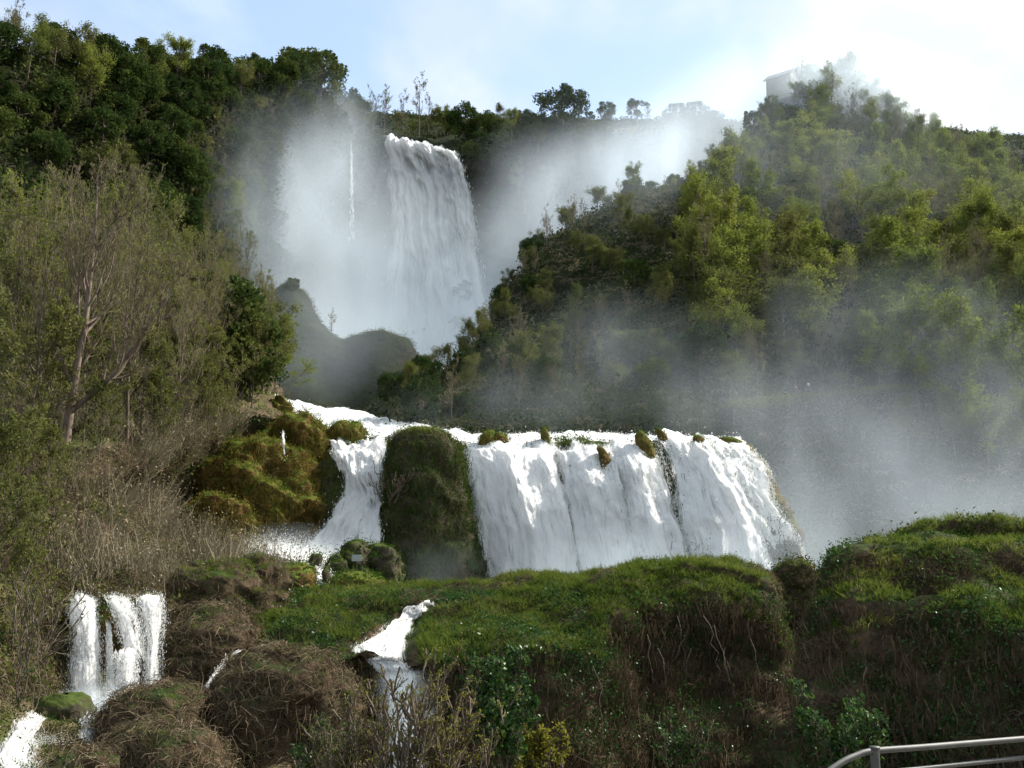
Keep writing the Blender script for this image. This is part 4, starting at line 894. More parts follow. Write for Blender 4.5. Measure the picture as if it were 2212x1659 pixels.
Gp = crows(A, 90); nrm = unit(Gp - Gp.mean(1, keepdims=True)); nrm[..., 2] = 0
for k, (size, amp, octv) in enumerate([(3.0, 1.0, 3), (.9, .35, 3)]): Gp = Gp + nrm * (fbm(Gp * [1, 1, .6], size, octv, 61 + k) * amp)[..., None]
ph_ = Gp[..., 2] * .55 + fbm(Gp, 2.2, 2, 95) * 1.5; Gp = Gp + nrm * (((ph_ - np.floor(ph_)) ** 1.6 - .4) * .3)[..., None]
pc = P(930, 1310, 74.0)
pe = empty('rock_pillar', pc, 'tall overgrown rock pillar between the left cascade and the middle falls', 'rock')
grid_obj('rock', Gp, M['rock_wet'], True, pc, parent=pe)
r = np.random.default_rng(71)
pp, nn = sample(Gp, 6500, r, True); k = nn[:, 1] < .4; pp, nn = pp[k], nn[k]
cover('hanging_plants', TH, pp[:2600], nn[:2600], (.5, 1.2), .25, M['darkmoss'], 72, pe, None, pc, tint=.5)
cover('leaves', TLS, pp[2600:], nn[2600:], (.6, 1.2), .7, M['scrub'], 73, pe, None, pc)
k = Gp[:14]; pp, nn = sample(k, 420, r, True); cover('grass', TG, pp, nn, (.3, .7), .5, M['grass'], 74, pe, None, pc)
pp, nn = sample(Gp[10:60], 420, r, True); k = (nn[:, 1] < .1); cover('brambles', TB, pp[k], nn[k], (.5, 1.1), .8, M['bramble'], 75, pe, None, pc)

# ------------------------------------------------------------------ water
def sheet(rows, nu, nv, s, rid=(.22, .05), end=0.0, start=0.0, edge=.16, off=0.0, grow=0, sway=.0):
    """A sheet of falling water with ridges that run with the flow. -> grid, thickness, uv"""
    if len(rows[0]) >= 3 and grow: rows = [[(u + (grow if k == len(q) - 1 else -grow if k == 0 else 0), v, d) for k, (u, v, d) in enumerate(q)] for q in rows]
    G = loft(rows, nu, nv)
    sw = np.linspace(-1, 1, nu)[None] * np.ones((nv, 1)); fr = np.linspace(0, 1, nv)[:, None]       # the edges wander as the water falls
    G = G + np.stack([fbm(np.stack([sw * 1.3 + s, fr * 5 + 0 * sw, sw * 0 + s * .37], -1), 1.0, 3, s + 3) * sway * np.minimum(fr * 6, 1), sw * 0, sw * 0], -1)
    wid = np.linalg.norm(np.diff(G, axis=1), axis=-1).sum(1).mean(); fl = np.r_[0, np.cumsum(np.linalg.norm(np.diff(G, axis=0), axis=-1).mean(1))]
    U, Vv = np.meshgrid(np.linspace(0, wid, nu), fl)
    n = gnormal(G); q = np.stack([U, Vv * .16, U * 0 + s], -1)
    G = G + n * (fbm(np.stack([U, Vv * .75, U * 0 + s], -1), .35 * wid ** .5 + .4, 3, s + 21) * rid[0] * .8 + fbm(q, .9 + wid * .03, 3, s) * rid[0] + fbm(q * [1, 2.2, 1], .3 + wid * .008, 3, s + 9) * rid[1] + off)[..., None]
    w = np.linspace(0, 1, nu)[None]; l = np.linspace(0, 1, nv)[:, None]
    ss = lambda x: np.clip(x, 0, 1) ** 2 * (3 - 2 * np.clip(x, 0, 1))
    th = ss(np.minimum(w, 1 - w) / edge)
    if end: th = th * ss((1 - l) / end)
    if start: th = th * ss(l / start)
    return G, np.broadcast_to(th, (nv, nu)), np.stack([U + s * 3.7, Vv], -1)
def drops(G, n, rng, L, w, out, jitter=.0, lift=0.0, top=.2):
    """Elongated flecks of foam thrown off a sheet, drawn out along its flow."""
    p, nn = sample(G[int(len(G) * top):], n, rng)
    d = unit(np.array([0, -.12, -1.0]) + rng.normal(size=(n, 3)) * .10)
    if lift: d = unit(rng.normal(size=(n, 3)) + [0, 0, .3])
    p = p + nn * (rng.exponential(out, n))[:, None] + rng.normal(size=(n, 3)) * jitter
    l = (rng.uniform(.3, 1.3, n) * L)[:, None]; ww = (rng.uniform(.5, 1.4, n) * w)[:, None]
    sd = unit(np.cross(d, rng.normal(size=(n, 3))))
    V = np.stack([p - d * l * .5, p + sd * ww, p + d * l * .5, p - sd * ww], 1).reshape(-1, 3)
    i = np.arange(n)[:, None] * 4
    return V, np.concatenate([i + [0, 1, 2], i + [0, 2, 3]])
def lay(G, T, off):
    """Draw a sheet of water down onto (or out to) the ground it runs over."""
    tu, tv_ = proj(T); gu, gv = proj(G); k = (tu > gu.min() - 60) & (tu < gu.max() + 60) & (tv_ > gv.min() - 60) & (tv_ < gv.max() + 60)
    tu, tv_, ty = tu[k], tv_[k], T[..., 1][k]; out = G.copy().reshape(-1, 3); fu, fv = gu.ravel(), gv.ravel()
    for a in range(0, len(fu), 500):
        q = (tu[None] - fu[a:a + 500, None]) ** 2 + (tv_[None] - fv[a:a + 500, None]) ** 2; i = np.argpartition(q, 5, axis=1)[:, :5]
        d = ty[i].mean(1) - off
        for b in range(len(d)): out[a + b] = P(fu[a + b], fv[a + b], d[b])
    return out.reshape(G.shape)
def waterfall(name, label, base, strands, mat, dropn, L, w, out, seed, cat='waterfall', layers=2, gap=.35, ground=None, splash=()):
    e = empty(name, base, label, cat); r = np.random.default_rng(seed); DV = []
    for i, st in enumerate(strands):
        rows, nu, nv = st[:3]; kw = dict(st[3]) if len(st) > 3 else {}; on = kw.pop('on', None)
        for ly in range(layers):
            G, th, uv = sheet(rows, nu, nv, seed + i * 5 + ly * 2, off=-gap * ly, **kw)
            if on: G = lay(G, G_slope[98:], .42 - gap * ly)
            if ground is not None: G = lay(G, ground, .38 - gap * ly)
            link('water_strand', mesh('water_strand', G - base, grid_faces(nv, nu), M[mat], True, None, uv, {'thick': th}), e)
            if ly == 0: DV.append(drops(G, int(dropn * (1 if len(st) < 5 else st[4])), r, L, w, out))
    for u, v, d, r3, n in splash:                          # drops thrown up where the water strikes
        c = P(u, v, d); q = r.normal(size=(n, 3)) * np.array(r3) * .5; q[:, 2] = np.abs(q[:, 2]) - .1
        dr = unit(q + [0, 0, .6] + r.normal(size=(n, 3)) * .4); sd = unit(np.cross(dr, r.normal(size=(n, 3)))); l = (r.uniform(.2, 1.0, n) * L * .55)[:, None]; ww = (r.uniform(.4, 1.3, n) * w * .6)[:, None]; p = c + q
        i4 = np.arange(n)[:, None] * 4; DV.append((np.stack([p - dr * l * .5, p + sd * ww, p + dr * l * .5, p - sd * ww], 1).reshape(-1, 3), np.concatenate([i4 + [0, 1, 2], i4 + [0, 2, 3]])))
    if dropn:
        V, Fc = join(DV); TRI[0] += len(Fc)
        link('foam_drops', mesh('foam_drops', V - base, Fc, M['foam'], False, np.repeat(r.random(len(V) // 4), 4)), e, kind='stuff')
    return e
K = lambda *a: list(a)
B_ = lambda u, v, d: (u, v, min(d, depth_at(G_back, u, v) - (2.2 if v > 360 else 6.0 if v > 303 else -1.0)))
waterfall('waterfall', 'high white waterfall plunging from the wooded plateau into mist', P(930, 800, 296), [
 (K([B_(822, 300, 307), B_(860, 300, 306.5), B_(900, 304, 306), B_(935, 311, 306), B_(962, 318, 306)],
    [B_(825, 306, 302), B_(860, 306, 301), B_(900, 311, 300.5), B_(940, 319, 300.5), B_(982, 340, 301)],
    [B_(828, 372, 299), B_(870, 372, 297.5), B_(920, 374, 297), B_(972, 380, 296.5), B_(1006, 392, 297)],
    [B_(830, 450, 298), B_(880, 450, 296.5), B_(930, 450, 296), B_(982, 450, 295.5), B_(1027, 455, 296)],
    [B_(822, 560, 297), B_(890, 560, 295.5), B_(940, 560, 295), B_(995, 560, 294.5), B_(1046, 560, 295)],
    [B_(806, 690, 296), B_(890, 690, 294.5), B_(945, 690, 294), B_(1000, 690, 293.5), B_(1076, 690, 294)],
    [B_(790, 830, 295), B_(890, 830, 293.5), B_(945, 830, 293), B_(1000, 830, 292.5), B_(1096, 830, 293)]), 110, 130, dict(rid=(1.5, .5), edge=.16, sway=1.4)),
 (K([B_(935, 316, 303), B_(962, 322, 303), B_(985, 334, 303)], [B_(955, 330, 297.5), B_(985, 342, 297), B_(1004, 366, 297.5)], [B_(968, 400, 295), B_(1000, 410, 294.5), B_(1022, 430, 295)], [B_(975, 480, 294.5), B_(1008, 486, 294), B_(1034, 500, 294.5)], [B_(982, 600, 294), B_(1020, 600, 293.5), B_(1052, 610, 294)]), 40, 60, dict(rid=(1.0, .5), end=.35, edge=.3))],
 'water_far', 700, 1.1, .09, .35, 601, gap=1.2)
waterfall('waterfall', 'thin thread of water falling left of the high waterfall', P(759, 420, 284), [
 (K([B_(755, 266, 289), B_(759, 266, 289)], [B_(755, 300, 286), B_(760, 300, 286)], [B_(756, 350, 285), B_(762, 350, 285)], [B_(756, 420, 284), B_(764, 420, 284)], [B_(755, 520, 283), B_(767, 520, 283)]), 6, 50, dict(rid=(.2, .1), end=.5, edge=.35))],
 'water_far', 120, 1.6, .1, .3, 611, layers=1)
FA = [
 (K([(985, 958, 81), (1040, 952, 81), (1100, 947, 81), (1190, 945, 81)], [(990, 975, 78.6), (1050, 968, 78.2), (1110, 958, 78), (1190, 960, 78.2)], [(1004, 1010, 76.9), (1065, 1000, 76.2), (1125, 995, 76), (1198, 1000, 76.4)],
    [(1024, 1080, 75.8), (1085, 1075, 75), (1150, 1070, 74.8), (1217, 1075, 75.2)], [(1038, 1165, 75.0), (1100, 1165, 74.2), (1170, 1165, 74), (1233, 1165, 74.4)], [(1050, 1310, 74.2), (1110, 1310, 73.4), (1190, 1310, 73.2), (1250, 1310, 73.6)]), 110, 120, dict(grow=15, sway=.5, rid=(.5, .10), edge=.07)),
 (K([(1196, 945, 81), (1250, 946, 81), (1316, 946, 81)], [(1198, 960, 78.2), (1255, 958, 78), (1318, 962, 78.2)], [(1206, 1000, 76.4), (1262, 998, 76.1), (1326, 1002, 76.5)], [(1230, 1080, 75.2), (1285, 1076, 74.8), (1346, 1080, 75.3)], [(1247, 1165, 74.4), (1305, 1165, 74), (1368, 1165, 74.5)], [(1262, 1310, 73.6), (1325, 1310, 73.1), (1392, 1310, 73.6)]), 76, 120, dict(grow=15, sway=.5, rid=(.5, .10), edge=.16)),
 (K([(1318, 946, 81), (1360, 944, 81), (1412, 942, 81)], [(1322, 962, 78.2), (1365, 958, 78), (1414, 958, 78.3)], [(1332, 1002, 76.5), (1374, 998, 76.1), (1420, 1000, 76.6)], [(1358, 1080, 75.3), (1395, 1078, 74.8), (1440, 1080, 75.3)], [(1376, 1165, 74.6), (1420, 1165, 74), (1470, 1165, 74.5)], [(1394, 1310, 73.8), (1450, 1310, 73.1), (1510, 1310, 73.6)]), 60, 120, dict(grow=15, sway=.5, rid=(.5, .10), edge=.2)),
 (K([(1426, 940, 81), (1480, 940, 81), (1524, 942, 81)], [(1432, 956, 78.3), (1490, 954, 78), (1534, 958, 78.3)], [(1444, 1000, 76.8), (1510, 996, 76.2), (1560, 1000, 76.7)], [(1458, 1075, 75.7), (1540, 1070, 75), (1604, 1070, 75.5)], [(1468, 1165, 74.9), (1566, 1160, 74), (1650, 1155, 74.6)], [(1480, 1310, 74), (1590, 1310, 73), (1700, 1290, 73.6)]), 84, 120, dict(grow=15, sway=.5, rid=(.5, .10), edge=.16)),
 (K([(1522, 944, 81), (1560, 946, 81), (1604, 950, 81)], [(1532, 960, 78.4), (1575, 962, 78.2), (1622, 972, 78.6)], [(1552, 1000, 77.2), (1598, 1004, 76.8), (1642, 1016, 77.4)], [(1596, 1070, 76), (1632, 1076, 75.6), (1668, 1086, 76.2)], [(1640, 1150, 75.2), (1672, 1156, 74.8), (1704, 1162, 75.4)], [(1685, 1280, 74.6), (1715, 1280, 74.2), (1748, 1270, 74.8)]), 64, 120, dict(grow=15, sway=.5, rid=(.5, .10), edge=.22))]
waterfall('waterfall', 'broad white curtain of the middle falls spread over a mossy lip', P(1340, 1290, 74), FA, 'water_main', 8000, .16, .014, .08, 621)
FB = [
 (K([(680, 922, 86), (770, 938, 84.5), (852, 944, 82.5)], [(700, 950, 81), (780, 952, 79.8), (850, 953, 79.4)], [(708, 985, 78.2), (782, 980, 77), (846, 978, 77)], [(728, 1025, 76.4), (786, 1022, 75.2), (836, 1018, 75.4)], [(748, 1068, 75.8), (788, 1066, 74.8), (826, 1062, 74.6)],
    [(722, 1105, 74.2), (778, 1102, 73), (826, 1096, 73)], [(690, 1150, 72.6), (758, 1150, 71.4), (828, 1142, 71.6)], [(650, 1215, 70.5), (735, 1215, 69), (815, 1205, 69.5)]), 84, 130, dict(sway=.8, rid=(.55, .2), edge=.09)),
 (K([(548, 1182, 71.5), (610, 1178, 71.5), (690, 1185, 70.5)], [(545, 1194, 69), (625, 1194, 68.6), (705, 1202, 68.2)], [(580, 1208, 66.5), (645, 1212, 66), (715, 1218, 65.5)]), 40, 24, dict(sway=.8, rid=(.35, .2), edge=.3)),
 (K([(655, 1212, 66), (690, 1214, 66), (725, 1216, 66)], [(655, 1235, 62.5), (685, 1236, 62.4), (716, 1238, 62.4)], [(660, 1256, 60.6), (690, 1258, 60.4), (722, 1260, 60.4)], [(668, 1285, 59.4), (698, 1288, 59.2), (730, 1290, 59.2)]), 36, 40, dict(sway=.8, rid=(.3, .15), edge=.15))]
waterfall('waterfall', 'left cascade tumbling between the orange mossy outcrop and the rock pillar', P(740, 1210, 70), FB, 'water_main', 3600, .18, .018, .12, 651, splash=[(620, 1198, 68, (3.4, 1.8, 1.1), 15000), (700, 1215, 67, (2.0, 1.6, .7), 6000)])
FC = [
 (K([(132, 1284, 49), (200, 1280, 49), (280, 1279, 49), (352, 1281, 49)], [(134, 1288, 46.6), (200, 1286, 46.6), (280, 1285, 46.8), (352, 1287, 47)], [(140, 1296, 45), (205, 1296, 45), (280, 1294, 45.2), (352, 1296, 45.4)]), 70, 20, dict(rid=(.12, .08), edge=.04)),
 (K([(134, 1288, 46.2), (170, 1286, 46.1), (214, 1288, 46.2)], [(140, 1300, 44.4), (175, 1297, 44.1), (216, 1302, 44.5)], [(147, 1350, 43.4), (182, 1350, 43.0), (220, 1352, 43.6)], [(150, 1430, 42.8), (186, 1430, 42.4), (222, 1430, 43)], [(150, 1540, 42.0), (190, 1545, 41.6), (236, 1540, 42.2)]), 50, 120, dict(sway=.12, rid=(.25, .06), edge=.16)),
 (K([(214, 1286, 46.4), (240, 1284, 46.4), (272, 1284, 46.4)], [(224, 1296, 44.6), (250, 1294, 44.4), (280, 1297, 44.6)], [(243, 1330, 43.6), (268, 1330, 43.3), (294, 1336, 43.6)], [(262, 1375, 43.1), (284, 1375, 42.9), (306, 1385, 43.2)], [(272, 1420, 42.8), (294, 1420, 42.6), (316, 1430, 42.9)]), 30, 70, dict(sway=.1, rid=(.16, .05), edge=.25, end=.12)),
 (K([(284, 1284, 46.6), (318, 1282, 46.5), (352, 1286, 46.6)], [(292, 1295, 44.7), (322, 1292, 44.4), (354, 1298, 44.8)], [(302, 1335, 43.9), (328, 1335, 43.6), (355, 1338, 44.0)], [(308, 1390, 43.3), (328, 1390, 43.1), (350, 1392, 43.5)], [(306, 1450, 42.9), (324, 1450, 42.7), (344, 1450, 43.1)], [(304, 1515, 42.6), (322, 1518, 42.4), (345, 1515, 42.8)]), 34, 100, dict(sway=.1, rid=(.16, .06), edge=.3)),
 (K([(248, 1402, 42.9), (276, 1400, 42.7), (302, 1402, 42.9)], [(247, 1425, 42.3), (274, 1424, 42.1), (300, 1426, 42.4)], [(244, 1470, 42.0), (272, 1470, 41.8), (298, 1470, 42.1)], [(240, 1535, 41.6), (272, 1538, 41.4), (302, 1530, 41.7)]), 30, 70, dict(sway=.1, rid=(.16, .05), edge=.25, start=.08)),
 (K([(226, 1320, 43.9), (236, 1320, 43.9)], [(230, 1370, 43.3), (242, 1370, 43.3)], [(231, 1440, 42.8), (246, 1440, 42.8)], [(230, 1520, 42.2), (250, 1520, 42.2)]), 8, 70, dict(rid=(.1, .05), edge=.5, start=.2)),
 (K([(160, 1535, 40.8), (210, 1532, 40.6), (270, 1530, 40.8)], [(166, 1556, 39.8), (212, 1556, 39.5), (262, 1552, 39.7)], [(170, 1576, 38.9), (208, 1576, 38.6), (246, 1574, 38.8)], [(172, 1598, 38), (205, 1598, 37.8), (232, 1596, 38)]), 44, 50, dict(on=1, sway=.3, rid=(.12, .10), edge=.3)),
 (K([(60, 1530, 40.5), (90, 1528, 40.4), (120, 1526, 40.4)], [(25, 1560, 38.6), (60, 1560, 38.4), (92, 1560, 38.4)], [(8, 1600, 36.4), (40, 1600, 36.2), (78, 1604, 36.2)], [(-10, 1650, 34.4), (25, 1650, 34.2), (66, 1656, 34.2)], [(-20, 1720, 32.6), (20, 1720, 32.4), (60, 1720, 32.4)]), 40, 70, dict(on=1, sway=.3, rid=(.3, .14), edge=.25))]
waterfall('waterfall', 'small three-strand waterfall at lower left dropping into a white splash', P(200, 1560, 40), FC, 'water_fine', 3200, .09, .010, .07, 671, gap=.15, splash=[(205, 1535, 40.2, (1.5, .9, .8), 9000), (225, 1565, 39.2, (1.1, .9, .4), 4000), (272, 1525, 41.2, (.7, .6, .45), 1800), (40, 1600, 35, (1.3, 1.2, .3), 4000), (20, 1650, 33.4, (1.0, 1.0, .25), 3000)])
T_ = lambda u, v, o=.75: (u, v, depth_at(G_terr, u, v) - o)
FD = [
 (K([T_(926, 1301, .2), T_(933, 1301, .2), T_(942, 1302, .2)], [T_(868, 1328), T_(888, 1327), T_(908, 1326)], [T_(820, 1360), T_(855, 1358), T_(892, 1355)], [T_(790, 1385), T_(838, 1385), T_(884, 1384)], [T_(766, 1412, .5), T_(820, 1416, .6), T_(878, 1420, .5)],
    [T_(800, 1440, .9), T_(845, 1440, 1.1), T_(890, 1440, .9)], [T_(828, 1490, 1.1), T_(866, 1490, 1.3), T_(904, 1490, 1.1)], [T_(836, 1560, 1.2), T_(872, 1560, 1.4), T_(912, 1560, 1.2)], [(844, 1660, 39.8), (884, 1660, 39.5), (926, 1660, 39.8)], [(850, 1760, 38.8), (890, 1760, 38.5), (934, 1760, 38.8)]), 60, 150, dict(sway=.5, rid=(.28, .12), edge=.14))]
waterfall('stream', 'white stream running over the grassy terrace and down its bank', P(880, 1700, 40), FD, 'water_fine', 3600, .09, .011, .05, 691, 'stream', gap=.15, ground=G_terr[48:])
S_ = lambda u, v, d: (u, v, d)
waterfall('streamlet', 'thin white trickle between two brown bramble mounds', P(470, 1460, 41.5), [
 (K([(514, 1400, 43.6), (526, 1402, 43.6)], [(482, 1424, 42.4), (496, 1432, 42.4)], [(452, 1462, 41.6), (464, 1468, 41.6)], [(434, 1504, 40.6), (444, 1506, 40.6)], [(426, 1530, 40.2), (436, 1532, 40.2)]), 10, 50, dict(rid=(.08, .04), edge=.3))], 'water_fine', 160, .12, .012, .06, 701, 'stream', layers=1)
waterfall('trickle', 'narrow trickle over the dark hollow above the orange outcrop', P(612, 975, 75), [
 (K([(606, 925, 79.5), (616, 925, 79.5)], [(606, 945, 76.2), (620, 945, 76.2)], [(606, 975, 75.2), (622, 975, 75.2)], [(604, 1000, 74.8), (622, 1000, 74.8)]), 12, 40, dict(rid=(.1, .05), edge=.5, end=.7))], 'water_fine', 40, .12, .012, .06, 711, 'stream', layers=1)
riv_rows = [
 [(572, 850, 99.5), (640, 864, 99.5), (720, 882, 99), (800, 898, 98), (870, 912, 96.5), (960, 928, 93), (1060, 938, 90), (1190, 940, 88), (1400, 940, 87), (1600, 945, 86)],
 [(596, 864, 95.5), (650, 882, 95), (720, 902, 93.5), (800, 920, 91.5), (870, 932, 89.5), (960, 942, 86), (1060, 947, 84), (1190, 944, 83.5), (1400, 944, 83), (1600, 949, 82.5)],
 [(616, 893, 90), (665, 906, 89.5), (730, 922, 87.5), (800, 937, 85), (870, 943, 83), (960, 948, 82), (1060, 950, 81.3), (1190, 947, 81), (1400, 945, 81), (1600, 951, 80.8)],
 [(660, 918, 87), (700, 928, 86.5), (750, 940, 84.5), (800, 950, 81.5), (870, 955, 80), (960, 960, 79.5), (1060, 962, 79), (1190, 958, 78.8), (1400, 956, 78.8), (1600, 965, 79)]]
Gr, th, uv = sheet(riv_rows, 190, 60, 741, (.35, .18), edge=.03)
Gr[..., 2] += fbm(Gr, 1.6, 3, 5) * .28 + np.abs(fbm(Gr, .6, 2, 8)) * .2
link('river_water', mesh('river_water', Gr, grid_faces(60, 190), M['water_river'], True, None, uv, {'thick': np.maximum(th, .6)}), kind='structure')
V, Fc = drops(Gr[4:], 5000, np.random.default_rng(9), .12, .03, .10, .05, 1, 0.)
link('river_foam', mesh('river_foam', V, Fc, M['foam'], False, np.random.default_rng(1).random(len(V))), None, 'white foam flecks over the rapids above the middle falls', kind='stuff')

# ------------------------------------------------------------------ near bushes
def shrub(name, label, u, v, d, tree, cmat, lmat, s=1.0, rz=0.0, cat='shrub'):
    e = empty(name, P(u, v, d), label, cat); e.scale = (s,) * 3; e.rotation_euler = (0, 0, rz); r = np.random.default_rng(int(u))
    tv, cv, lf = tree
    link('stems', mesh('stems', tv[0], tv[1], M['pale_bark'], True), e)
    link('twigs', mesh('twigs', cv[0], cv[1], M[cmat], False, rv(cv, r)), e, kind='stuff')
    if lf is not None: link('leaves', mesh('leaves', lf[0], lf[1], M[lmat], False, np.repeat(r.random(len(lf[0]) // 4), 4)), e, kind='stuff')
    return e
def stems_of(n, H, r0, spread, seed):
    r = np.random.default_rng(seed); z = np.linspace(0, 1, 10)[None]; az = r.uniform(0, 2 * pi, n)[:, None]; h = H * r.uniform(.6, 1.0, n)[:, None]; q = spread * r.uniform(.2, 1, n)[:, None]
    p = np.stack([np.cos(az) * q * z ** 1.2, np.sin(az) * q * z ** 1.2, h * z], -1) + np.cumsum(r.normal(size=(n, 10, 3)) * [1, 1, .2], 1) * .015 * H
    p += r.normal(size=(n, 1, 3)) * [.25, .25, .02] * spread
    return p, np.broadcast_to(r0 * np.linspace(1, .2, 10), (n, 10)) * r.uniform(.5, 1.1, n)[:, None]
def bush(seed, H, spread, nst, n2, n3, nleaf, ls, r0=.02, ang=30, wt=.004):
    st = stems_of(nst, H, r0, spread, seed)
    return tree_bare(seed, H, r0, n2, n3, 3, 0, nleaf, ls, .1, ang, start=.2, stems=st, l1=.34, wt=(wt, wt * .7))
shrub('twiggy_shrub', 'thin twiggy shrub with pale new leaves in front of the stream', 850, 1790, 24, bush(801, 3.7, 1.1, 12, 7, 4, 2400, .04, .008), 'twig', 'yellow_leaf')
shrub('twiggy_shrub', 'yellow-green twiggy shrub right of the stream at the bottom edge', 955, 1780, 24.5, bush(802, 2.9, .9, 18, 8, 4, 4600, .04, .010), 'twig', 'yellow_leaf')
shrub('twiggy_shrub', 'grey twiggy shrub over the large brown mound at the bottom edge', 760, 1780, 25, bush(803, 2.6, 1.0, 16, 8, 4, 3000, .045, .010), 'twig', 'olive')
shrub('leafy_shrub', 'bushy shrub with small green leaves at bottom edge left of stream', 680, 1760, 27, bush(804, 2.0, 1.0, 12, 9, 4, 5200, .06), 'twig', 'ivy')
shrub('leafy_shrub', 'upright green leafy shrub before the dark terrace bank', 1055, 1700, 37.5, bush(805, 4.3, 1.6, 9, 9, 5, 5200, .15, .03, 38), 'twig', 'ivy')
shrub('leafy_shrub', 'small yellow-leaved bush beside the upright green shrub', 1178, 1690, 38, bush(806, 1.9, .9, 9, 8, 4, 1500, .12, .02, 40), 'twig', 'yellow_leaf')
shrub('leafy_shrub', 'dark green shrub at the bottom edge below the right bank', 1835, 1720, 30, bush(807, 2.6, 1.3, 10, 8, 5, 3200, .12, .02, 40), 'twig', 'ivy')
shrub('leafy_shrub', 'ivy-leaved shrub hanging under the broken edge of the terrace', 1480, 1690, 41, bush(808, 2.4, 1.2, 10, 8, 4, 1600, .12, .02, 40), 'twig', 'ivy')
shrub('twiggy_shrub', 'bare pale sapling leaning in the lower left corner', 45, 1560, 37, bush(809, 5.5, 1.1, 5, 8, 4, 500, .07, .035, 34), 'twig', 'olive')
shrub('twiggy_shrub', 'slim pale saplings on the left slope above the small waterfall', 75, 1270, 45, bush(810, 4.6, 1.0, 6, 8, 4, 700, .08, .03, 30, .007), 'twig', 'olive')
shrub('twiggy_shrub', 'bare branch bush reaching over the left cascade from the pillar', 838, 1090, 72, bush(811, 2.6, 1.6, 6, 8, 4, 0, .1, .03, 50, .01), 'twig', 'olive')
# loose dead canes hanging from the broken terrace edge
r = np.random.default_rng(821); cn = []
for u, v, du, dv in [(1520, 1330, 40, 160), (1440, 1340, -30, 150), (1480, 1380, -60, 130), (1395, 1370, 20, 170), (1560, 1400, 30, 130), (1470, 1330, 15, 220), (1420, 1400, 25, 200), (1350, 1400, 10, 190), (1540, 1350, 55, 230), (1500, 1400, -30, 230), (1620, 1380, 30, 200), (1290, 1440, 8, 190)]:
    d0 = depth_at(G_terr, u, v); t = np.linspace(0, 1, 9)
    cn.append(np.stack([P(u + du * q ** .7 + r.normal() * 6, v + dv * q, d0 - .7 - .3 * sin(3 * q)) for q in t]))
for k, c in enumerate(cn):
    nm = ['first', 'second', 'third', 'fourth', 'fifth', 'sixth', 'seventh', 'eighth', 'ninth', 'tenth', 'eleventh', 'twelfth']
    order = sorted(range(len(cn)), key=lambda i: cn[i][4, 0])
    tv = tubes(c[None] - c[0], np.linspace(.02, .008, 9)[None], 4)
    o = link('dead_cane', mesh('dead_cane', tv[0], tv[1], M['bark'], True), None, 'dead cane hanging from the broken terrace edge, %s from the left' % nm[order.index(k)], 'cane', 'dead canes hanging on the terrace bank'); o.location = c[0].tolist()

# ------------------------------------------------------------------ the hut on the summit, a low roof on the plateau
def prism_roof(w, l, h, th=.18, over=.45):
    """Gable roof along y: two slabs."""
    bm = bmesh.new()
    for s in (-1, 1):
        a, b = (0, h), (s * (w / 2 + over), -over * h / (w / 2)); nx, nz = s * h, w / 2; q = math.hypot(nx, nz); nx, nz = nx / q * th, nz / q * th
        sec = [(a[0], a[1]), (b[0], b[1]), (b[0] + nx, b[1] + nz), (a[0], a[1] + th * q / (w / 2))]
        f = [bm.verts.new((x, -l / 2 - over, z)) for x, z in sec]; g = [bm.verts.new((x, l / 2 + over, z)) for x, z in sec]
        bm.faces.new(f if s > 0 else f[::-1]); bm.faces.new(g[::-1] if s > 0 else g)
        for i in range(4): bm.faces.new([f[i], g[i], g[(i + 1) % 4], f[(i + 1) % 4]])
    bmesh.ops.recalc_face_normals(bm, faces=bm.faces[:]); return bm
plaster = plain_mat('ochre_plaster', (0.20, 0.18, 0.12), .9, 0, .2, 2.0); tiles = plain_mat('roof_tiles', (0.07, 0.055, 0.045), .85, 0, .3, 3.0); dark = plain_mat('dark_opening', (0.03, 0.03, 0.03), .8); frame = plain_mat('stone_frame', (0.35, 0.33, 0.29), .8, 0, .15)
def hut(name, label, loc, w, l, hw, hr, rz):
    e = empty(name, loc, label, 'building'); e.rotation_euler = (0, 0, rz)
    bm = bmesh.new(); box_bm(bm, (0, 0, hw / 2 - 1), (w, l, hw + 2)); bm_obj('wall', bm, plaster, e, .03)
    bm = bmesh.new(); v = [bm.verts.new(q) for q in [(-w / 2, -l / 2 + .02, hw), (w / 2, -l / 2 + .02, hw), (0, -l / 2 + .02, hw + hr), (-w / 2, l / 2 - .02, hw), (w / 2, l / 2 - .02, hw), (0, l / 2 - .02, hw + hr)]]
    bm.faces.new([v[0], v[1], v[2]]); bm.faces.new([v[5], v[4], v[3]]); bm_obj('gable', bm, plaster, e)
    bm = prism_roof(w, l, hr); o = bm_obj('roof', bm, tiles, e); o.location = (0, 0, hw)
    for sx in (-1, 1):
        bm = bmesh.new(); box_bm(bm, (sx * w * .27, -l / 2 - .03, hw * .55), (.8, .08, 1.3)); wd = bm_obj('window', bm, frame, e)
        bm = bmesh.new(); box_bm(bm, (sx * w * .27, -l / 2 - .08, hw * .55), (.6, .06, 1.1)); bm_obj('pane', bm, dark, wd)
    bm = bmesh.new(); box_bm(bm, (0, -l / 2 - .04, .9), (1.0, .1, 2.0)); bm_obj('door', bm, dark, e)
    return e
hz = P(1690, 172, 205)
hut('summit_hut', 'small gabled hut on the misty summit of the right-hand hill', (hz[0], hz[1], hz[2] - 3.2), 4.2, 5.4, 3.0, 1.7, radians(52))
hz = P(1352, 287, 305)
hut('low_roofed_shed', 'low shed roof among tall-trunked trees on the far ridge', (hz[0], hz[1], hz[2] - 2.0), 6, 7, 2.2, 1.1, radians(75))

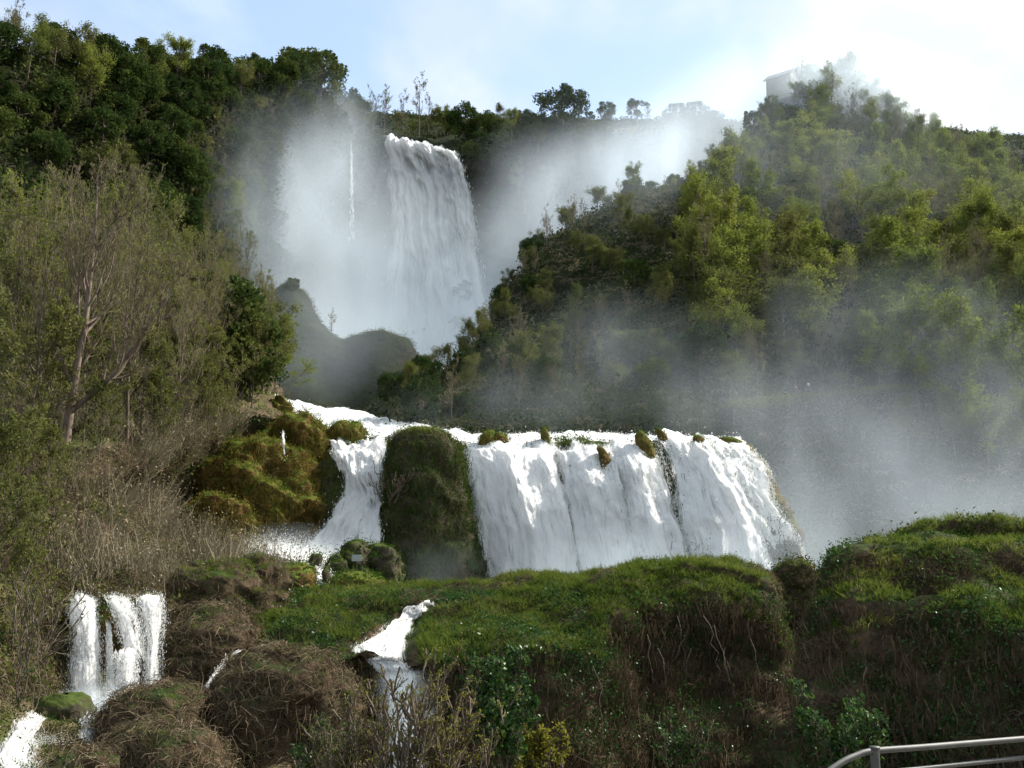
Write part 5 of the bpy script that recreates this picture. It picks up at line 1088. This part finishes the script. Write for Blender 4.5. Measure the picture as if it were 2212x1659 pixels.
# ------------------------------------------------------------------ walkers on the path below the hill
walk = [(1580, 884, 100.5), (1660, 876, 104), (1740, 866, 107), (1830, 860, 108), (1930, 848, 108), (2000, 846, 107.5)]
wp = cr([P(*q) for q in walk], 60); side = np.array([[0, -1.1, -.12], [0, 1.2, .05]])
wg = np.stack([wp + [0, 1.3, .02], wp + [0, .4, .04], wp + [0, -.7, 0], wp + [0, -.8, -.5], wp + [0, -.4, -1.6]])
grid_obj('walkway_path', wg, plain_mat('path_gravel', (0.16, 0.14, 0.11), .95, 0, .3, 3.0), kind='structure')
r = np.random.default_rng(831); hp_ = wp[r.integers(0, 60, 900)] + r.normal(size=(900, 3)) * [.5, .22, .18] + [0, -.75, .12]
wq, wnn = sample(wg[1:], 1500, r); cover('bank_scrub', TLS, wq, wnn, (1.0, 2.0), .5, M['scrub'], 834, None, 'scrub on the bank under the walkway')
cover('hedge', TLS, hp_, np.tile([0, 0, 1.], (900, 1)), (.8, 1.5), .3, M['olive'], 832, None, 'low clipped hedge along the walkway below the wooded hill')
def person(name, label, loc, face, top, legs, hat, skin=(.42, .28, .21)):
    e = empty(name, loc, label, 'person'); e.rotation_euler = (0, 0, face)
    J = [(0, 0, .95), (0, 0, 1.15), (0, .01, 1.38), (0, .01, 1.50), (0, .02, 1.62), (.17, 0, 1.40), (.24, -.05, 1.15), (.20, -.26, 1.05), (-.17, 0, 1.40), (-.25, -.02, 1.13), (-.22, -.22, 1.02),
         (.10, 0, .90), (.11, -.03, .50), (.12, .02, .08), (.12, -.14, .03), (-.10, 0, .90), (-.11, .02, .50), (-.12, .08, .08), (-.12, -.08, .03)]
    E = [(0, 1), (1, 2), (2, 3), (3, 4), (2, 5), (5, 6), (6, 7), (2, 8), (8, 9), (9, 10), (0, 11), (11, 12), (12, 13), (13, 14), (0, 15), (15, 16), (16, 17), (17, 18)]
    R = [.16, .155, .16, .07, .105, .075, .06, .045, .075, .06, .045, .105, .075, .055, .05, .105, .075, .055, .05]
    me = bpy.data.meshes.new('body'); me.from_pydata(J, E, []); o = link('body', me, e); o.modifiers.new('skin', 'SKIN').use_smooth_shade = True
    for k, q in enumerate(R): me.skin_vertices[0].data[k].radius = (q, q * .85)
    me.skin_vertices[0].data[0].use_root = True
    o.modifiers.new('sub', 'SUBSURF').levels = 1; o.modifiers['sub'].render_levels = 1
    m, nt, out = newmat(name + '_clothes'); z = nd(nt, 'ShaderNodeSeparateXYZ'); nt.links.new(nt.nodes.new('ShaderNodeTexCoord').outputs['Object'], z.inputs[0])
    c = ramp(nt, mth(nt, 'DIVIDE', z.outputs['Z'], 1.8), [(0, (.03, .025, .02)), (.05, legs), (.53, top), (.82, skin)], 'CONSTANT')
    b = nd(nt, 'ShaderNodeBsdfPrincipled', Roughness=.9, **{'Base Color': c}); nt.links.new(b.outputs[0], out.inputs[0]); me.materials.append(m)
    bm = bmesh.new(); bmesh.ops.create_uvsphere(bm, u_segments=14, v_segments=9, radius=.135)
    for v in bm.verts:
        if v.co.z < -.02: v.co.z = -.02 + (v.co.z + .02) * .9; v.co.y += .03
    ho = bm_obj('hood', bm, plain_mat(name + '_hood', hat, .8), e, smooth=True); ho.location = (0, .03, 1.66)
    bm = bmesh.new(); bmesh.ops.create_uvsphere(bm, u_segments=10, v_segments=6, radius=.05); fo = bm_obj('hand', bm, plain_mat(name + '_skin', skin, .7), e, smooth=True); fo.location = (.20, -.30, 1.05)
    bm = bmesh.new(); bmesh.ops.create_uvsphere(bm, u_segments=10, v_segments=6, radius=.05); fo = bm_obj('hand', bm, plain_mat(name + '_skin', skin, .7), e, smooth=True); fo.location = (-.22, -.26, 1.02)
k1 = int(np.argmin(np.abs(proj(wp)[0] - 1746))); k2 = int(np.argmin(np.abs(proj(wp)[0] - 1722)))
person('person', 'person in dark clothes and a white hood on the walkway', wp[k1] + [0, .1, .03], radians(-20), (.025, .025, .035), (.02, .02, .03), (.78, .76, .80))
person('person', 'person in dark reddish jacket beside the white-hooded walker', wp[k2] + [0, .2, .03], radians(30), (.09, .025, .03), (.025, .03, .05), (.05, .04, .04))

# a small pale floodlight panel on a post by the boulders
e = empty('post_panel', P(770, 1240, 60), 'small pale grey panel on a thin post among the mossy boulders', 'panel')
e_bm = bmesh.new(); box_bm(e_bm, (0, 0, .45), (.05, .05, 1.0)); bm_obj('post', e_bm, M['steel'], e)
e_bm = bmesh.new(); box_bm(e_bm, (0, -.06, .85), (.55, .08, .36)); bm_obj('panel', e_bm, plain_mat('pale_panel', (.28, .30, .29), .6), e, .02)

# ------------------------------------------------------------------ the railing of the viewing place
rz_ = EYE - .655
def railp(u, v, d): return P(u, v, d)
rail = empty('railing', (P(1888, 1622, 6.0)[0], 6.0, 0.0), 'grey tubular metal railing in the lower right corner', 'railing')
ro = np.array(rail.location)
top = cr([P(1700, 1760, 5.72), P(1760, 1692, 5.80), P(1812, 1651, 5.88), P(1850, 1632, 5.94), P(1888, 1622, 6.0), P(2000, 1613.5, 6.2), P(2212, 1596, 6.64), P(2500, 1574, 7.2)], 60)
low = cr([P(1915, 1668, 6.02), P(2000, 1659, 6.2), P(2212, 1637, 6.64), P(2500, 1610, 7.2)], 30)
def tube_obj(name, pts, rad, parent, k=14):
    V, Fc = tubes(pts[None], np.full((1, len(pts)), rad), k); return link(name, mesh(name, V - ro, Fc, M['steel'], True), parent)
tube_obj('rail', top, .0165, rail); tube_obj('rail', low, .0125, rail)
for k, (u, v, d) in enumerate([(1889, 1622, 6.0), (2560, 1569, 7.3)]):
    q = P(u, v, d); z = np.linspace(0, 1, 3)[:, None]; tube_obj('post', np.array([q[0], q[1], 0.0]) * (1 - z) + (q + [0, 0, .012]) * z, .024, rail)
    bm = bmesh.new(); bmesh.ops.create_cone(bm, cap_ends=True, segments=18, radius1=.030, radius2=.028, depth=.014)
    cp = bm_obj('cap', bm, M['steel'], rail, .002, True); cp.location = (q + [0, 0, .016] - ro).tolist()

# ------------------------------------------------------------------ spray and mist
def mist(name, label, lo, hi, res, blobs, nscale, ndist, thr, seed, stretch=(1, 1, 1), aniso=.35, col=(.80, .90, 1.0)):
    """Drifting spray: soft lobes broken up by noise, held in a voxel grid."""
    me = bpy.data.meshes.new(name)
    m, nt, out = newmat(name); pv_ = nd(nt, 'ShaderNodeVolumePrincipled', Density=1.0, Anisotropy=aniso, Color=(*col, 1)); nt.links.new(pv_.outputs[0], out.inputs['Volume'])
    me.materials.append(m); o = link(name, me, None, label, kind='stuff')
    g = bpy.data.node_groups.new(name, 'GeometryNodeTree'); g.interface.new_socket('Geometry', in_out='OUTPUT', socket_type='NodeSocketGeometry')
    N = g.nodes.new; L = g.links.new
    pos = N('GeometryNodeInputPosition').outputs[0]
    tot = None
    for c, r3, amp, rot in blobs:
        s = N('ShaderNodeVectorMath'); s.operation = 'SUBTRACT'; L(pos, s.inputs[0]); s.inputs[1].default_value = [float(x) for x in c]; x = s.outputs[0]
        if rot is not None:
            q = N('ShaderNodeVectorRotate'); q.rotation_type = 'EULER_XYZ'; q.inputs['Rotation'].default_value = [radians(a) for a in rot]; L(x, q.inputs['Vector']); x = q.outputs[0]
        d = N('ShaderNodeVectorMath'); d.operation = 'DIVIDE'; L(x, d.inputs[0]); d.inputs[1].default_value = r3
        le = N('ShaderNodeVectorMath'); le.operation = 'LENGTH'; L(d.outputs[0], le.inputs[0])
        mr = N('ShaderNodeMapRange'); mr.interpolation_type = 'SMOOTHERSTEP'; mr.inputs['From Min'].default_value = 1.0; mr.inputs['From Max'].default_value = 0.0; mr.inputs['To Min'].default_value = 0.0; mr.inputs['To Max'].default_value = amp
        L(le.outputs['Value'], mr.inputs['Value'])
        if tot is None: tot = mr.outputs[0]
        else:
            a = N('ShaderNodeMath'); a.operation = 'ADD'; L(tot, a.inputs[0]); L(mr.outputs[0], a.inputs[1]); tot = a.outputs[0]
    sv = N('ShaderNodeVectorMath'); sv.operation = 'MULTIPLY_ADD'; L(pos, sv.inputs[0]); sv.inputs[1].default_value = stretch; sv.inputs[2].default_value = (seed * 7.1, seed * 3.3, seed * 1.7)
    nz = N('ShaderNodeTexNoise'); nz.inputs['Scale'].default_value = nscale; nz.inputs['Detail'].default_value = 5; nz.inputs['Roughness'].default_value = .58; nz.inputs['Distortion'].default_value = ndist; L(sv.outputs[0], nz.inputs['Vector'])
    mr = N('ShaderNodeMapRange'); mr.interpolation_type = 'SMOOTHSTEP'; mr.inputs['From Min'].default_value = thr[0]; mr.inputs['From Max'].default_value = thr[1]; mr.inputs['To Min'].default_value = thr[2]; mr.inputs['To Max'].default_value = 1.5
    L(nz.outputs['Fac'], mr.inputs['Value'])
    mu = N('ShaderNodeMath'); mu.operation = 'MULTIPLY'; L(tot, mu.inputs[0]); L(mr.outputs[0], mu.inputs[1])
    vc = N('GeometryNodeVolumeCube'); vc.inputs['Min'].default_value = lo; vc.inputs['Max'].default_value = hi
    for k, q in zip('XYZ', res): vc.inputs['Resolution ' + k].default_value = q
    L(mu.outputs[0], vc.inputs['Density'])
    sm = N('GeometryNodeSetMaterial'); sm.inputs['Material'].default_value = m; L(vc.outputs[0], sm.inputs[0])
    go = N('NodeGroupOutput'); L(sm.outputs[0], go.inputs[0])
    o.modifiers.new('mist', 'NODES').node_group = g
    return o
def blob(u, v, d, r3, amp, rot=None): return (P(u, v, d), r3, amp, rot)
mist('mist', 'grey-white spray filling the gorge below the high waterfall and drifting right over the hill', (-115, 128, 8), (95, 303, 200), (105, 88, 96), [
 blob(750, 790, 156, (28, 14, 17), .020), blob(640, 690, 168, (16, 12, 12), .012),
 blob(900, 800, 268, (50, 30, 34), .080), blob(710, 600, 264, (36, 22, 56), .052), blob(600, 540, 224, (30, 24, 44), .018), blob(650, 400, 258, (30, 18, 42), .022), blob(720, 300, 280, (18, 12, 22), .030), blob(1170, 590, 268, (32, 28, 36), .022), blob(720, 820, 212, (46, 36, 22), .036),
 blob(930, 640, 276, (36, 16, 40), .032), blob(1330, 450, 258, (40, 28, 28), .032), blob(1480, 350, 248, (36, 26, 20), .038), blob(1590, 270, 226, (28, 20, 16), .045), blob(1790, 190, 200, (36, 10, 15), .11), blob(1250, 350, 285, (40, 14, 16), .012), blob(1650, 480, 150, (60, 24, 40), .005)],
 .05, .9, (.32, .70, .22), 3, (1, 1, .42))
mist('mist', 'spray rising from the middle falls across the foot of the hill', (-30, 58, -6), (66, 116, 50), (100, 56, 64), [
 blob(1560, 1225, 70, (12, 5, 4.6), .14), blob(1330, 1235, 70.5, (10, 3.5, 3.6), .10), blob(1250, 1275, 70, (9, 4, 2.0), .07), blob(1700, 1165, 77, (11, 9, 8), .040), blob(1850, 1070, 84, (16, 11, 12), .022), blob(1640, 880, 92, (14, 8, 8), .024), blob(2080, 980, 92, (22, 13, 14), .018),
 blob(1330, 830, 100, (20, 9, 12), .016), blob(1950, 740, 104, (24, 10, 12), .014), blob(960, 1235, 69.5, (4, 3.5, 2.6), .09), blob(620, 1190, 68.5, (4.5, 3, 1.8), .14), blob(1180, 905, 94, (20, 7, 6), .020), blob(2150, 1130, 72, (12, 9, 6), .022)],
 .12, .9, (.34, .68, .10), 5, (1.2, 1, .42))
mist('mist', 'fine spray where the small waterfall strikes the rocks', (-21, 35.5, -6), (-13, 46, 3), (32, 42, 36), [blob(205, 1535, 40.2, (1.9, 1.5, 1.2), 1.1), blob(225, 1570, 39, (1.5, 1.3, .8), .7)], .6, .5, (.3, .7, .3), 9)

mist('mist', 'fine spray around the foot of the foreground stream', (-9, 36, -9), (0, 45, 0), (36, 36, 36), [blob(870, 1480, 41, (1.2, 1.2, 1.6), .5), blob(885, 1590, 39.6, (1.3, 1.4, 2.2), .9)], .6, .5, (.3, .7, .3), 11)

# ------------------------------------------------------------------ labels that single out each tree
ORD = ['', 'second', 'third', 'fourth', 'fifth', 'sixth', 'seventh', 'eighth', 'ninth', 'tenth', 'eleventh', 'twelfth', 'thirteenth', 'fourteenth', 'fifteenth', 'sixteenth', 'seventeenth', 'eighteenth', 'nineteenth', 'twentieth']
def zone(layer, u, v):
    if layer == 'right':
        if u < 1500: return 'on the upper left shoulder of the right hill'
        col = 'left part' if u < 1700 else 'middle' if u < 1900 else 'right part' if u < 2080 else 'far right edge'
        row = 'top' if v < 300 else 'upper' if v < 400 else 'central' if v < 500 else 'lower' if v < 620 else 'bottom'
        return '%s slope of the right hill, %s' % (row, col)
    if layer == 'rightface': return 'dark flank of right hill, %s, %s' % ('left third' if u < 1150 else 'middle third' if u < 1330 else 'right third', 'high up' if v < 600 else 'halfway' if v < 700 else 'lower' if v < 790 else 'low down')
    if layer == 'walk': return 'beside the walkway' if u < 1880 else 'on the misty slope right of the walkway'
    if layer == 'skyline': return 'on the left skyline of the right hill'
    if layer == 'summit': return 'on the misty hilltop by the summit hut'
    if layer == 'left':
        col = 'left part' if u < 200 else 'middle' if u < 420 else 'right part' if u < 580 else 'beside the high fall'
        row = 'upper' if v < 200 else 'central' if v < 320 else 'lower' if v < 430 else 'bottom'
        return '%s left cliff, %s' % (row, col)
    if layer == 'leftsky': return 'on the skyline of the left cliff'
    if layer == 'backsky': return 'on the plateau skyline right of the high fall' if u > 930 else 'on the plateau skyline above the high fall'
    if layer == 'back': return 'far cliff %s the high fall, %s' % ('just right of' if u < 1200 else 'well right of', 'upper' if v < 430 else 'lower')
    if layer == 'knoll': return 'on the misty knolls under the high fall'
    return 'near left slope, %s, %s' % ('left third' if u < 150 else 'middle third' if u < 330 else 'right third', 'back row' if v < 620 else 'middle row' if v < 710 else 'second row' if v < 800 else 'front row')
GRP = {'walk': 'trees about the walkway', 'right': 'trees on the right hill', 'rightface': 'small trees on the shaded hill face', 'skyline': 'small trees on the hill skyline', 'summit': 'trees on the misty hilltop', 'left': 'trees on the left cliff', 'leftsky': 'trees on the left cliff skyline',
       'backsky': 'trees on the plateau skyline', 'back': 'trees on the far cliff', 'knoll': 'trees on the misty knolls', 'slope': 'trees on the near left slope'}
cells = {}
for e, look, layer, c in TREES:
    u, v = proj(c); cells.setdefault('%s, %s' % (look, zone(layer, u, v)), []).append((float(u), e, layer))
for lab, its in cells.items():
    its.sort(key=lambda q: q[0]); n = len(its)
    for k, (u, e, layer) in enumerate(its):
        e['label'] = lab if n == 1 else '%s, %s' % (lab, 'leftmost' if k == 0 else 'rightmost' if k == n - 1 else ORD[min(k, 19)] + ' from left')
        e['group'] = GRP[layer]
print('SCATTER TRIS', TRI[0])
